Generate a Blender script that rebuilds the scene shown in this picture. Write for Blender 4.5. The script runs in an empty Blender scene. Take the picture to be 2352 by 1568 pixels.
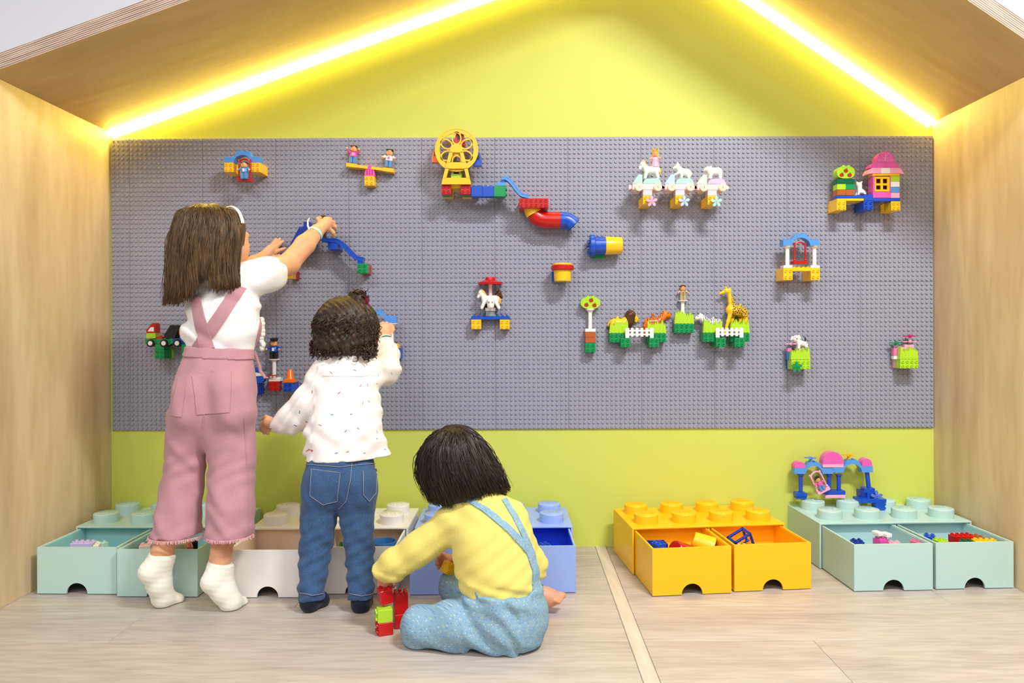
import bpy, bmesh, math, random
import numpy as np
from mathutils import Vector, Matrix, noise
from mathutils.bvhtree import BVHTree

# ------------------------------------------------------------------ camera, light, exposure
S = bpy.context.scene
COL = S.collection
DW, FPX, CZ, VX, VY, ROLL = 2.6, 1700.0, 0.766, 1190.0, 755.0, 0.0037
cam = bpy.data.cameras.new('camera'); cam_o = bpy.data.objects.new('camera', cam); COL.objects.link(cam_o)
cam_o.location = (0, -DW, CZ)
cam_o.rotation_euler = (Matrix.Rotation(math.pi/2, 3, 'X') @ Matrix.Rotation(-ROLL, 3, 'Z')).to_euler()
cam.sensor_width = 36.0; cam.lens = 36.0*FPX/2352.0
cam.shift_x = -(VX-1176)/2352.0; cam.shift_y = -(784-VY)/2352.0
cam.clip_start = 0.05
S.camera = cam_o

w = bpy.data.worlds.new('room_light'); S.world = w; w.use_nodes = True
w.node_tree.nodes['Background'].inputs[0].default_value = (0.97, 0.98, 1.0, 1)
w.node_tree.nodes['Background'].inputs[1].default_value = 0.45

def area(name, loc, target, sx, sy, power, col=(1, 1, 1)):
    l = bpy.data.lights.new(name, 'AREA'); l.shape = 'RECTANGLE'; l.size = sx; l.size_y = sy
    l.energy = power; l.color = col
    o = bpy.data.objects.new(name, l); COL.objects.link(o); o.location = loc
    o.rotation_euler = (Vector(target)-Vector(loc)).to_track_quat('-Z', 'Z').to_euler()
    return o
area('ceiling_lamp_key', (1.08, -2.0, 2.79), (1.0, -1.7, 0), 0.7, 0.12, 98, (1, 0.985, 0.96))
area('ceiling_lamp_fill', (-1.3, -2.9, 2.75), (-1.3, -2.5, 0), 1.4, 0.7, 44, (1, 0.985, 0.97))
area('ceiling_lamp_room', (0.5, -4.4, 2.75), (0.4, -3.6, 0), 2.4, 0.9, 55, (1, 0.985, 0.97))

vs = S.view_settings
vs.view_transform = 'Standard'; vs.look = 'None'; vs.exposure = -0.06; vs.gamma = 1.0; vs.use_curve_mapping = False

# ------------------------------------------------------------------ helpers
R = random.Random(7)
def P(px, py, Y):
    """a point of the place at depth Y (wall = 0, towards the camera negative)"""
    dx, dy = px-VX, py-VY
    dx, dy = dx-ROLL*dy, dy+ROLL*dx
    D = DW+Y
    return Vector((dx*D/FPX, Y, CZ-dy*D/FPX))
def mpp(Y): return (DW+Y)/FPX
def lin(c):
    return tuple(((v/255.0)/12.92 if v/255.0 <= 0.04045 else (((v/255.0)+0.055)/1.055)**2.4) for v in c)
MATS = {}
def newmat(name):
    m = bpy.data.materials.new(name); m.use_nodes = True
    b = m.node_tree.nodes['Principled BSDF']
    return m, m.node_tree.nodes, m.node_tree.links, b
def plain(name, rgb, rough=0.5, spec=0.5, bump=0.0, bscale=200, sss=0.0, coat=0.0, trans=0.0):
    if name in MATS: return MATS[name]
    m, n, l, b = newmat(name)
    b.inputs['Base Color'].default_value = (*lin(rgb), 1); b.inputs['Roughness'].default_value = rough
    b.inputs['Specular IOR Level'].default_value = spec
    b.inputs['Coat Weight'].default_value = coat
    if trans: b.inputs['Transmission Weight'].default_value = trans
    if sss:
        b.inputs['Subsurface Weight'].default_value = sss; b.inputs['Subsurface Radius'].default_value = (0.012, 0.005, 0.003)
        b.inputs['Subsurface Scale'].default_value = 1.0
    if bump:
        t = n.new('ShaderNodeTexNoise'); t.inputs['Scale'].default_value = bscale; t.inputs['Detail'].default_value = 3
        co = n.new('ShaderNodeTexCoord'); l.new(co.outputs['Object'], t.inputs['Vector'])
        bp = n.new('ShaderNodeBump'); bp.inputs['Strength'].default_value = bump; bp.inputs['Distance'].default_value = 0.002
        l.new(t.outputs['Fac'], bp.inputs['Height']); l.new(bp.outputs['Normal'], b.inputs['Normal'])
    MATS[name] = m
    return m
PAL = dict(yellow=(250, 198, 30), red=(194, 18, 18), blue=(20, 78, 190), azure=(84, 150, 226), green=(10, 145, 80), darkgreen=(0, 95, 62),
           lime=(174, 216, 44), white=(240, 238, 232), pink=(228, 92, 178), palepink=(244, 172, 200), blush=(248, 208, 210), magenta=(205, 15, 115),
           orange=(250, 120, 15), brown=(176, 92, 40), grey=(150, 152, 158), black=(26, 25, 26), mint=(176, 222, 208), sky=(182, 205, 236),
           cream=(232, 226, 205), lilac=(202, 186, 226), tan=(178, 160, 118), navy=(18, 52, 150), tealblue=(46, 105, 165), darkbrown=(84, 46, 24), rose=(225, 120, 165),
           skinplastic=(238, 165, 105), hairplastic=(62, 40, 28), denimplastic=(92, 140, 200), gold=(250, 178, 40), periwinkle=(90, 120, 205))
def pl(c):
    return plain('plastic_'+c, PAL[c], 0.28, 0.5)

class MB:
    def __init__(s): s.v = []; s.f = []; s.mi = []
    def add(s, vs, fs, mi=0):
        o = len(s.v); s.v += [tuple(x) for x in vs]; s.f += [tuple(i+o for i in f) for f in fs]; s.mi += [mi]*len(fs); return s
    def box(s, c, size, bev=0.0, M=None, mi=0):
        cx, cy, cz = c; hx, hy, hz = (abs(a)/2 for a in size)
        b = min(bev, hx*.45, hy*.45, hz*.45)
        if b <= 0:
            vs = [(sx*hx, sy*hy, sz*hz) for sx in (-1, 1) for sy in (-1, 1) for sz in (-1, 1)]
            fs = [(0, 1, 3, 2), (4, 6, 7, 5), (0, 4, 5, 1), (2, 3, 7, 6), (0, 2, 6, 4), (1, 5, 7, 3)]
        else:
            vs = []; idx = {}
            for sx in (-1, 1):
                for sy in (-1, 1):
                    for sz in (-1, 1):
                        for a in range(3):
                            p = [sx*(hx-b), sy*(hy-b), sz*(hz-b)]; p[a] = (sx*hx, sy*hy, sz*hz)[a]
                            idx[(sx, sy, sz, a)] = len(vs); vs.append(tuple(p))
            fs = []
            def out(f):
                q = [Vector(vs[i]) for i in f]; n = (q[1]-q[0]).cross(q[2]-q[0]); c0 = sum(q, Vector())/len(q)
                fs.append(tuple(f) if n.dot(c0) > 0 else tuple(reversed(f)))
            for a in range(3):
                for sg in (-1, 1):
                    cyc = [(-1, -1), (1, -1), (1, 1), (-1, 1)]; f = []
                    for u, v in cyc:
                        k = [0, 0, 0]; k[a] = sg; k[(a+1) % 3] = u; k[(a+2) % 3] = v
                        f.append(idx[(*k, a)])
                    out(f)
            for a in range(3):
                b1, b2 = (a+1) % 3, (a+2) % 3
                for u in (-1, 1):
                    for v in (-1, 1):
                        k0 = [0]*3; k0[b1] = u; k0[b2] = v; k1 = k0[:]; k0[a] = -1; k1[a] = 1
                        out([idx[(*k0, b1)], idx[(*k1, b1)], idx[(*k1, b2)], idx[(*k0, b2)]])
            for sx in (-1, 1):
                for sy in (-1, 1):
                    for sz in (-1, 1): out([idx[(sx, sy, sz, a)] for a in range(3)])
        if M is not None: vs = [M @ Vector(v) for v in vs]
        return s.add([(x[0]+cx, x[1]+cy, x[2]+cz) for x in vs], fs, mi)
    def cyl(s, p0, p1, r0, r1=None, n=14, cap=True, hole=0.0, hdep=0.0, mi=0, bev=0.0):
        p0, p1 = Vector(p0), Vector(p1); r1 = r0 if r1 is None else r1
        ax = (p1-p0); L = ax.length; ax = ax/L; u = ax.orthogonal().normalized(); v = ax.cross(u)
        rings = [(0, r0)]
        if bev: rings += [(L-bev, r1), (L, r1-bev)]
        else: rings += [(L, r1)]
        if hole: rings += [(L, hole), (L-hdep, hole)]
        vs = []
        for t, r in rings:
            for i in range(n):
                a = 2*math.pi*i/n; vs.append(p0+ax*t+u*(r*math.cos(a))+v*(r*math.sin(a)))
        fs = []
        for k in range(len(rings)-1):
            for i in range(n):
                j = (i+1) % n; fs.append((k*n+i, k*n+j, (k+1)*n+j, (k+1)*n+i))
        if cap: fs.append(tuple(reversed(range(n)))); fs.append(tuple(range((len(rings)-1)*n, len(rings)*n)))
        return s.add(vs, fs, mi)
    def prism(s, pts, dvec, mi=0):
        """closed polygon of 3D points (counter-clockwise seen against dvec) swept by dvec"""
        pts = [Vector(p) for p in pts]; d = Vector(dvec); n = len(pts)
        nrm = Vector()
        for i in range(n): nrm += pts[i].cross(pts[(i+1) % n])
        if nrm.dot(d) > 0: pts.reverse()
        vs = pts+[p+d for p in pts]
        fs = [tuple(range(n)), tuple(reversed(range(n, 2*n)))]
        for i in range(n):
            j = (i+1) % n; fs.append((j, i, n+i, n+j))
        return s.add(vs, fs, mi)
    def tube(s, path, rad, n=8, cap=True, flat=None, mi=0, up=None):
        path = [Vector(p) for p in path]; m = len(path)
        rad = [rad]*m if not hasattr(rad, '__len__') else rad
        vs = []; u = None
        for k in range(m):
            t = (path[min(k+1, m-1)]-path[max(k-1, 0)]).normalized()
            if up is not None: u = (Vector(up)-t*Vector(up).dot(t)).normalized()
            elif u is None: u = t.orthogonal().normalized()
            else: u = (u-t*u.dot(t)).normalized()
            v = t.cross(u); fl = flat if flat else 1.0
            for i in range(n):
                a = 2*math.pi*i/n; vs.append(path[k]+u*(rad[k]*math.cos(a))+v*(rad[k]*fl*math.sin(a)))
        fs = []
        for k in range(m-1):
            for i in range(n):
                j = (i+1) % n; fs.append((k*n+i, k*n+j, (k+1)*n+j, (k+1)*n+i))
        if cap: fs.append(tuple(reversed(range(n)))); fs.append(tuple(range((m-1)*n, m*n)))
        return s.add(vs, fs, mi)
    def ell(s, c, r, nu=12, nv=8, M=None, mi=0):
        c = Vector(c); r = (r, r, r) if not hasattr(r, '__len__') else r
        vs = [Vector((0, 0, -r[2]))]
        for k in range(1, nv):
            ph = -math.pi/2+math.pi*k/nv
            for i in range(nu):
                a = 2*math.pi*i/nu; vs.append(Vector((r[0]*math.cos(ph)*math.cos(a), r[1]*math.cos(ph)*math.sin(a), r[2]*math.sin(ph))))
        vs.append(Vector((0, 0, r[2]))); fs = []
        for i in range(nu):
            j = (i+1) % nu; fs.append((0, 1+j, 1+i))
            for k in range(nv-2): fs.append((1+k*nu+i, 1+k*nu+j, 1+(k+1)*nu+j, 1+(k+1)*nu+i))
            fs.append((1+(nv-2)*nu+i, 1+(nv-2)*nu+j, len(vs)-1))
        if M is not None: vs = [M @ v for v in vs]
        return s.add([v+c for v in vs], fs, mi)
    def lathe(s, c, prof, n=20, axis='Z', mi=0, cap=True):
        c = Vector(c); vs = []
        for (r, h) in prof:
            for i in range(n):
                a = 2*math.pi*i/n
                p = (r*math.cos(a), r*math.sin(a), h)
                if axis == 'Y': p = (p[0], -p[2], p[1])
                if axis == 'X': p = (p[2], p[0], p[1])
                vs.append(c+Vector(p))
        fs = []
        for k in range(len(prof)-1):
            for i in range(n):
                j = (i+1) % n; fs.append((k*n+i, k*n+j, (k+1)*n+j, (k+1)*n+i))
        if cap: fs.append(tuple(reversed(range(n)))); fs.append(tuple(range((len(prof)-1)*n, len(prof)*n)))
        return s.add(vs, fs, mi)
    def xf(s, M):
        s.v = [tuple(M @ Vector(v)) for v in s.v]; return s
    def build(s, name, mats, parent=None, sharp=35, origin=None, **kw):
        me = bpy.data.meshes.new(name)
        vs = s.v
        if parent is not None and origin is None:
            o0 = parent.get('_org'); origin = Vector(o0) if o0 is not None else Vector()
            vs = [tuple(Vector(v)-origin) for v in s.v]; loc = (0, 0, 0)
        elif origin is not None and parent is None:
            vs = [tuple(Vector(v)-Vector(origin)) for v in s.v]; loc = origin
        else: loc = (0, 0, 0)
        me.from_pydata(vs, [], s.f)
        mats = mats if isinstance(mats, (list, tuple)) else [mats]
        for m in mats: me.materials.append(m)
        if len(mats) > 1: me.polygons.foreach_set('material_index', s.mi)
        finish(me, sharp)
        return link(name, me, parent, loc, **kw)
def finish(me, sharp=35):
    me.validate(clean_customdata=False)
    bm = bmesh.new(); bm.from_mesh(me); bmesh.ops.recalc_face_normals(bm, faces=bm.faces); bm.to_mesh(me); bm.free()
    me.polygons.foreach_set('use_smooth', [True]*len(me.polygons))
    if sharp is not None: me.set_sharp_from_angle(angle=math.radians(sharp))
    me.update()
def link(name, data, parent=None, loc=(0, 0, 0), label=None, cat=None, group=None, kind=None):
    o = bpy.data.objects.new(name, data); COL.objects.link(o); o.location = loc
    if parent is not None:
        o.parent = parent
        if parent.get('_org') is not None: o['_org'] = parent['_org']
    else: o['_org'] = tuple(loc)
    if label: o['label'] = label
    if cat: o['category'] = cat
    if group: o['group'] = group
    if kind: o['kind'] = kind
    return o
def thing(name, loc, label, cat, group=None, kind=None):
    o = bpy.data.objects.new(name, None); COL.objects.link(o); o.location = loc; o.empty_display_size = 0.02
    o['_org'] = tuple(loc); o['label'] = label
    if cat: o['category'] = cat
    if group: o['group'] = group
    if kind: o['kind'] = kind
    return o

# ---- material node helpers
def ramp(n, stops):
    r = n.new('ShaderNodeValToRGB'); e = r.color_ramp.elements
    while len(e) < len(stops): e.new(0.5)
    for k, (p, c) in enumerate(stops): e[k].position = p; e[k].color = (*lin(c), 1)
    return r
def wood(name, c1, c2, scale, rough=0.5, stretch=(1, 1, 12), warp=0.4, streak=0.5, rnd=False, bump=0.05):
    m, n, l, b = newmat(name)
    co = n.new('ShaderNodeTexCoord'); mp = n.new('ShaderNodeMapping'); mp.inputs['Scale'].default_value = stretch
    l.new(co.outputs['Object'], mp.inputs['Vector'])
    src = mp.outputs['Vector']
    if rnd:
        oi = n.new('ShaderNodeObjectInfo'); ad = n.new('ShaderNodeVectorMath'); ad.operation = 'ADD'
        sc = n.new('ShaderNodeVectorMath'); sc.operation = 'SCALE'; sc.inputs['Scale'].default_value = 37.0
        cb = n.new('ShaderNodeCombineXYZ')
        for k in range(3): l.new(oi.outputs['Random'], cb.inputs[k])
        l.new(cb.outputs[0], sc.inputs[0]); l.new(src, ad.inputs[0]); l.new(sc.outputs[0], ad.inputs[1]); src = ad.outputs[0]
    t1 = n.new('ShaderNodeTexNoise'); t1.inputs['Scale'].default_value = scale; t1.inputs['Detail'].default_value = 5; t1.inputs['Distortion'].default_value = warp
    t2 = n.new('ShaderNodeTexNoise'); t2.inputs['Scale'].default_value = scale*7; t2.inputs['Detail'].default_value = 4
    l.new(src, t1.inputs['Vector']); l.new(src, t2.inputs['Vector'])
    mx = n.new('ShaderNodeMix'); mx.data_type = 'FLOAT'; mx.inputs['Factor'].default_value = streak
    l.new(t1.outputs['Fac'], mx.inputs['A']); l.new(t2.outputs['Fac'], mx.inputs['B'])
    r = ramp(n, [(0.32, c2), (0.62, c1)]); l.new(mx.outputs['Result'], r.inputs['Fac']); l.new(r.outputs['Color'], b.inputs['Base Color'])
    b.inputs['Roughness'].default_value = rough
    if bump:
        bp = n.new('ShaderNodeBump'); bp.inputs['Strength'].default_value = bump; bp.inputs['Distance'].default_value = 0.002
        l.new(mx.outputs['Result'], bp.inputs['Height']); l.new(bp.outputs['Normal'], b.inputs['Normal'])
    return m
# ------------------------------------------------------------------ the setting
XL, XR = -1.430, 1.458              # inner faces of the two plywood cheeks
DEP = 0.60                          # depth of the little house
APX, APZ = 0.487, 2.150
ZL, ZR = 1.4605, 1.485
M_lime = plain('lime_paint', (205, 213, 96), 0.55, 0.35, bump=0.03, bscale=300)
M_room = plain('white_wall_paint', (240, 241, 250), 0.7)
M_side = wood('birch_plywood_upright', (224, 201, 164), (198, 170, 130), 2.4, 0.5, (2.2, 2.2, 0.4), 1.4, 0.3)
M_roofwood = wood('birch_plywood_roof', (206, 175, 126), (186, 152, 102), 2.6, 0.5, (0.35, 1.7, 1), 1.6, 0.25)
M_plank = wood('pale_oak_laminate', (194, 182, 172), (164, 150, 140), 2.4, 0.42, (0.55, 4.5, 1), 0.6, 0.5, rnd=True, bump=0.08)
M_slab = plain('floor_screed', (120, 105, 92), 0.8)
M_strip = wood('pale_oak_strip', (212, 198, 184), (190, 174, 158), 2.4, 0.4, (4, 0.6, 1), 0.4, 0.5)
def plyedge():
    m, n, l, b = newmat('plywood_edge')
    co = n.new('ShaderNodeTexCoord'); sp = n.new('ShaderNodeSeparateXYZ'); l.new(co.outputs['Object'], sp.inputs[0])
    ma = n.new('ShaderNodeMath'); ma.operation = 'MULTIPLY'; ma.inputs[1].default_value = 2*math.pi/0.0052; l.new(sp.outputs['Z'], ma.inputs[0])
    si = n.new('ShaderNodeMath'); si.operation = 'SINE'; l.new(ma.outputs[0], si.inputs[0])
    ns = n.new('ShaderNodeTexNoise'); ns.inputs['Scale'].default_value = 30; mp = n.new('ShaderNodeMapping'); mp.inputs['Scale'].default_value = (0.3, 1, 6)
    l.new(co.outputs['Object'], mp.inputs[0]); l.new(mp.outputs[0], ns.inputs['Vector'])
    a2 = n.new('ShaderNodeMath'); a2.operation = 'MULTIPLY_ADD'; a2.inputs[1].default_value = 0.3; l.new(si.outputs[0], a2.inputs[0]); l.new(ns.outputs['Fac'], a2.inputs[2])
    r = ramp(n, [(0.2, (128, 98, 84)), (0.75, (214, 190, 170))]); l.new(a2.outputs[0], r.inputs['Fac']); l.new(r.outputs[0], b.inputs['Base Color'])
    b.inputs['Roughness'].default_value = 0.65
    return m
M_edge = plyedge()

fl = MB().box((0, -2.9, -0.03), (7.0, 6.4, 0.03)).build('floor', M_slab, kind='structure', label='pale oak laminate floor of wide planks', origin=(0, 0, 0))
SX0, SX1 = 0.268, 0.306
def planks():
    jl = {0: [-0.4], 1: [-1.2, 0.1], 2: [-0.62], 3: [-1.01], 4: [-1.9], 5: [-0.9], 6: [-1.3]}
    jr = {0: [1.0], 1: [0.62], 2: [1.2], 3: [1.55], 4: [0.7207], 5: [1.1], 6: [0.6]}
    bounds = [0.02, -0.102, -0.329, -0.556, -0.783, -1.010, -1.237, -1.464, -1.691, -1.918, -2.145, -2.372]
    for k in range(len(bounds)-1):
        ya, yb = bounds[k+1], bounds[k]
        for side, (x0, x1, js) in enumerate(((-3.4, SX0, jl), (SX1, 3.4, jr))):
            xs = [x0]+sorted(js.get(k-0, js.get(k % 7, [])))+[x1]
            for a, c in zip(xs[:-1], xs[1:]):
                cx = (a+c)/2
                o = MB().box((0, 0, 0), (c-a-0.0008, yb-ya-0.0006, 0.016), 0.0006).build('plank', M_plank, fl, origin=(0, 0, 0))
                o.location = (cx, (ya+yb)/2, -0.008)
planks()
MB().box(((SX0+SX1)/2, -1.18, -0.0065), (SX1-SX0-0.0016, 2.38, 0.015), 0.0015).build('trim_1', M_strip, kind='structure', label='narrow pale joint strip running across the laminate floor')

# back wall of the house (lime gable) and the room wall behind it
MB().prism([(XL-.02, 0, 0), (XR+.02, 0, 0), (XR+.02, 0, ZR+.01), (APX, 0, APZ+.01), (XL-.02, 0, ZL+.01)], (0, 0.02, 0)).build('wall_back', M_lime, kind='structure', label='lime yellow painted gable wall behind the stud board')
MB().box((0, 0.05, 1.7), (7.0, 0.04, 3.5)).build('wall_room', M_room, kind='structure', label='white room wall above the plywood house roof')
def cheek(name, x0, x1, zt, lab):
    MB().box((0, 0, 0), (x1-x0, DEP, zt), 0.0008).build(name, M_side, kind='structure', label=lab, origin=(0, 0, 0)).location = ((x0+x1)/2, -DEP/2, zt/2)
cheek('wall_left', XL-0.04, XL, ZL+0.004, 'pale birch plywood side wall left of the stud board')
cheek('wall_right', XR, XR+0.04, ZR+0.004, 'pale birch plywood side wall right of the stud board')
def roof(name, A, B, lab, left):
    A, B = Vector(A), Vector(B); d = (B-A); L = d.length; d.normalize(); nrm = Vector((-d.z, 0, d.x))
    if nrm.z < 0: nrm = -nrm
    # local frame: X along the slope, Y depth, Z through the thickness
    th = 0.042
    mb = MB().box((L/2, -DEP/2, th/2), (L, DEP, th), 0.0008)
    mb.mi = [0]*len(mb.f)
    me_o = mb.build(name, [M_roofwood, M_edge], kind='structure', label=lab)
    for p in me_o.data.polygons:
        if p.normal.y < -0.9: p.material_index = 1
    yv = Vector((0, 1, 0)); zv = d.cross(yv) if d.cross(yv).z > 0 else -d.cross(yv)
    M = Matrix((d, yv, zv)).transposed().to_4x4(); M.translation = A
    me_o.matrix_world = M
    return d, nrm
sl, sr = 0.358, 0.692
ext = 0.16
roof('ceiling', (XL-ext, 0, ZL-sl*ext), (APX-0.0, 0, APZ), 'plywood roof slope with layered edge rising from the left side wall', True)
roof('ceiling', (XR+ext, 0, ZR-sr*ext), (APX+0.0, 0, APZ), 'steeper plywood roof slope descending to the right side wall', False)

# LED profiles in the joint of roof and gable
def emis(name, col, st):
    m, n, l, b = newmat(name); b.inputs['Base Color'].default_value = (*lin(col), 1)
    b.inputs['Emission Color'].default_value = (*lin(col), 1); b.inputs['Emission Strength'].default_value = st
    return m
M_led = emis('led_diffuser_glow', (255, 228, 108), 44)
M_alu = plain('aluminium_profile', (220, 220, 215), 0.35, 0.5)
def led(A, B, lab):
    A, B = Vector(A), Vector(B); d = (B-A).normalized(); n = Vector((-d.z, 0, d.x)); n = n if n.z < 0 else -n
    A2 = A+d*0.004; B2 = B-d*0.02
    t = thing('led_strip', A2, lab, 'light strip', 'light strips under the roof')
    def q(p, a, b): return p+n*a+Vector((0, -b, 0))
    # triangular profile: legs 16 mm along the wall and along the roof
    MB().prism([q(A2, 0.0005, 0.0005), q(A2, 0.006, 0.0005), q(A2, 0.0005, 0.006)], B2-A2).build('profile', M_alu, t)
    MB().prism([q(A2, 0.0065, 0.0005), q(A2, 0.024, 0.0005), q(A2, 0.017, 0.017), q(A2, 0.0005, 0.022), q(A2, 0.0005, 0.0065)], B2-A2).build('diffuser', M_led, t)
led((XL, 0, ZL), (APX, 0, APZ), 'glowing yellow light strip under the long left roof slope')
led((XR, 0, ZR), (APX, 0, APZ), 'glowing yellow light strip under the steep right roof slope')

# ------------------------------------------------------------------ stud board
BX0, BZ0, U = -1.424, 0.414, 0.016
M_board = plain('grey_board_plastic', (152, 153, 168), 0.36, 0.45)
PT = 0.006
def studmesh(nx, nz):
    mb = MB(); n = 12; r = 0.0047; h = 0.0044
    ring = [(math.cos(2*math.pi*i/n), math.sin(2*math.pi*i/n)) for i in range(n)]
    for i in range(nx):
        for k in range(nz):
            cx, cz = (i+.5)*U, (k+.5)*U
            vs = [(cx+r*c, 0, cz+r*s) for c, s in ring]+[(cx+r*c, -h+.0006, cz+r*s) for c, s in ring]+[(cx+(r-.0006)*c, -h, cz+(r-.0006)*s) for c, s in ring]
            fs = [(i2+o, (i2+1) % n+o, (i2+1) % n+n+o, i2+n+o) for o in (0, n) for i2 in range(n)]+[tuple(range(2*n, 3*n))]
            mb.add(vs, fs)
    me = bpy.data.meshes.new('studs'); me.from_pydata(mb.v, [], mb.f); me.materials.append(M_board); finish(me, 40)
    return me
board = thing('stud_board', (BX0, 0, BZ0), 'wide grey stud board covering the wall, built of many plates', 'stud board')
cols = [4]+[16]*11
SM = {nx: studmesh(nx, 32) for nx in (4, 16)}
PM = {}
for nx in (4, 16):
    mb = MB().box((nx*U/2, -PT/2, 16*U), (nx*U-0.0007, PT, 32*U-0.0007), 0.0006)
    me = bpy.data.meshes.new('baseplate'); me.from_pydata(mb.v, [], mb.f); me.materials.append(M_board); finish(me); PM[nx] = me
x = 0
for nx in cols:
    for k in range(2):
        o = link('baseplate', PM[nx], board, (x*U, 0, k*32*U))
        s = link('studs', SM[nx], o, (0, -PT+0.0003, 0), kind='stuff')
    x += nx
BY = -PT                            # face of the plates
# ------------------------------------------------------------------ storage boxes shaped like big bricks
def textmesh(body, size, ext, name):
    c = bpy.data.curves.new(name, 'FONT'); c.body = body; c.size = size; c.extrude = ext; c.align_x = 'CENTER'; c.align_y = 'CENTER'; c.resolution_u = 2
    o = bpy.data.objects.new(name, c); COL.objects.link(o)
    dg = bpy.context.evaluated_depsgraph_get(); me = bpy.data.meshes.new_from_object(o.evaluated_get(dg))
    bpy.data.objects.remove(o); bpy.data.curves.remove(c)
    return me
BW, BD, BH, WT = 0.496, 0.252, 0.145, 0.006
DWD, DH, DD, DFZ = 0.2335, 0.1365, 0.232, 0.066
def stud_big(mat):
    mb = MB().lathe((0, 0, 0), [(0.0385, -0.001), (0.0385, 0.0255), (0.0378, 0.028), (0.0362, 0.029)], 28)
    me = bpy.data.meshes.new('stud'); me.from_pydata(mb.v, [], mb.f); me.materials.append(mat); finish(me, 50); return me
def drawer_mesh(mats):
    mb = MB(); t = 0.006; r = 0.031; W, H, D = DWD, DH, DD
    pts = [(-W/2, 0, 0.002), (-r, 0, 0.002)]+[(-r*math.cos(a), 0, 0.002+r*math.sin(a)) for a in [math.pi*k/18 for k in range(1, 18)]]+[(r, 0, 0.002), (W/2, 0, 0.002), (W/2, 0, H), (-W/2, 0, H)]
    mb.prism(pts, (0, t, 0), 0)
    mb.box((-W/2+t/2, D/2+t/2, H/2+.001), (t, D-t, H-.002), 0.001, mi=0); mb.box((W/2-t/2, D/2+t/2, H/2+.001), (t, D-t, H-.002), 0.001, mi=0)
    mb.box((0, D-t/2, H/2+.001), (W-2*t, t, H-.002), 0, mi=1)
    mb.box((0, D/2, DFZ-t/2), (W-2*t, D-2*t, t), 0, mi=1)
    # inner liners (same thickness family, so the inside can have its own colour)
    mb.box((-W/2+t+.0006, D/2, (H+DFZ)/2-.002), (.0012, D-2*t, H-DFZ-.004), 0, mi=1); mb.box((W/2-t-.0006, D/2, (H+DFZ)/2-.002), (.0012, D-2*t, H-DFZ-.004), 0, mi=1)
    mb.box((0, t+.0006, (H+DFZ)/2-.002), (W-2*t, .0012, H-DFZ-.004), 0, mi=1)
    return mb
LEGO = textmesh('LEGO', 0.021, 0.0012, 'stud_lettering')
BOXES = {}
def storage(label, key, ext, inn, FL, th, pulls, rots=(0, 0)):
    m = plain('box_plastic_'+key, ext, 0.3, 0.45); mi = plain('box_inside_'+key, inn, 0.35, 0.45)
    t = thing('storage_box', (0, 0, 0), label, 'storage box', 'brick shaped storage boxes')
    c = MB()
    c.box((BW/2, BD/2, BH-WT/2), (BW, BD, WT), 0.0015); c.box((WT/2, BD/2, (BH-WT)/2+.001), (WT, BD, BH-WT), 0.001); c.box((BW-WT/2, BD/2, (BH-WT)/2+.001), (WT, BD, BH-WT), 0.001)
    c.box((BW/2, BD-WT/2, (BH-WT)/2+.001), (BW-2*WT, WT, BH-WT)); c.box((BW/2, BD/2, (BH-WT)/2+.001), (WT, BD-.008, BH-WT), 0.001)
    c.build('body', m, t)
    sm = stud_big(m); lm = LEGO.copy(); lm.materials.clear(); lm.materials.append(m)
    for i in range(4):
        for j in range(2):
            s = link('stud', sm, t, (BW*(i+.5)/4, BD*(j+.5)/2, BH)); link('lettering', lm, s, (0, 0, 0.0291))
    dm = drawer_mesh(None)
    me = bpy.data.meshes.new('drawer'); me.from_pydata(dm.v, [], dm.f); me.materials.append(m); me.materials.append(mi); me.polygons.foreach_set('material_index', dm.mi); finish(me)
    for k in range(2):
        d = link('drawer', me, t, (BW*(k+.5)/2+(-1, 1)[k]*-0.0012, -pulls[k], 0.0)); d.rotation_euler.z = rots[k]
    t.location = (FL[0], FL[1]-DW, 0.0005); t.rotation_euler.z = th
    BOXES[key] = t
    return t
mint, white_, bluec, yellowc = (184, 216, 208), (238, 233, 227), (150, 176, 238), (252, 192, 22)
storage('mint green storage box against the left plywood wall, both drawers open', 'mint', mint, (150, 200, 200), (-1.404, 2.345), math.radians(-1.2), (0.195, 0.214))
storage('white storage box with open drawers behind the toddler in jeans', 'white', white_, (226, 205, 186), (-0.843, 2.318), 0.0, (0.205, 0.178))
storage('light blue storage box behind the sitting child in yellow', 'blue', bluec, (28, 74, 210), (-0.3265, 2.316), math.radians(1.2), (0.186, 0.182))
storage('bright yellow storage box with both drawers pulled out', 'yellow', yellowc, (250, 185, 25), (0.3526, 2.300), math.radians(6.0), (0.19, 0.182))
storage('mint green storage box beside the right plywood wall, toy swing on top', 'pale_mint', (182, 212, 206), (170, 204, 206), (0.955, 2.350), math.radians(2.3), (0.205, 0.200))

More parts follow.
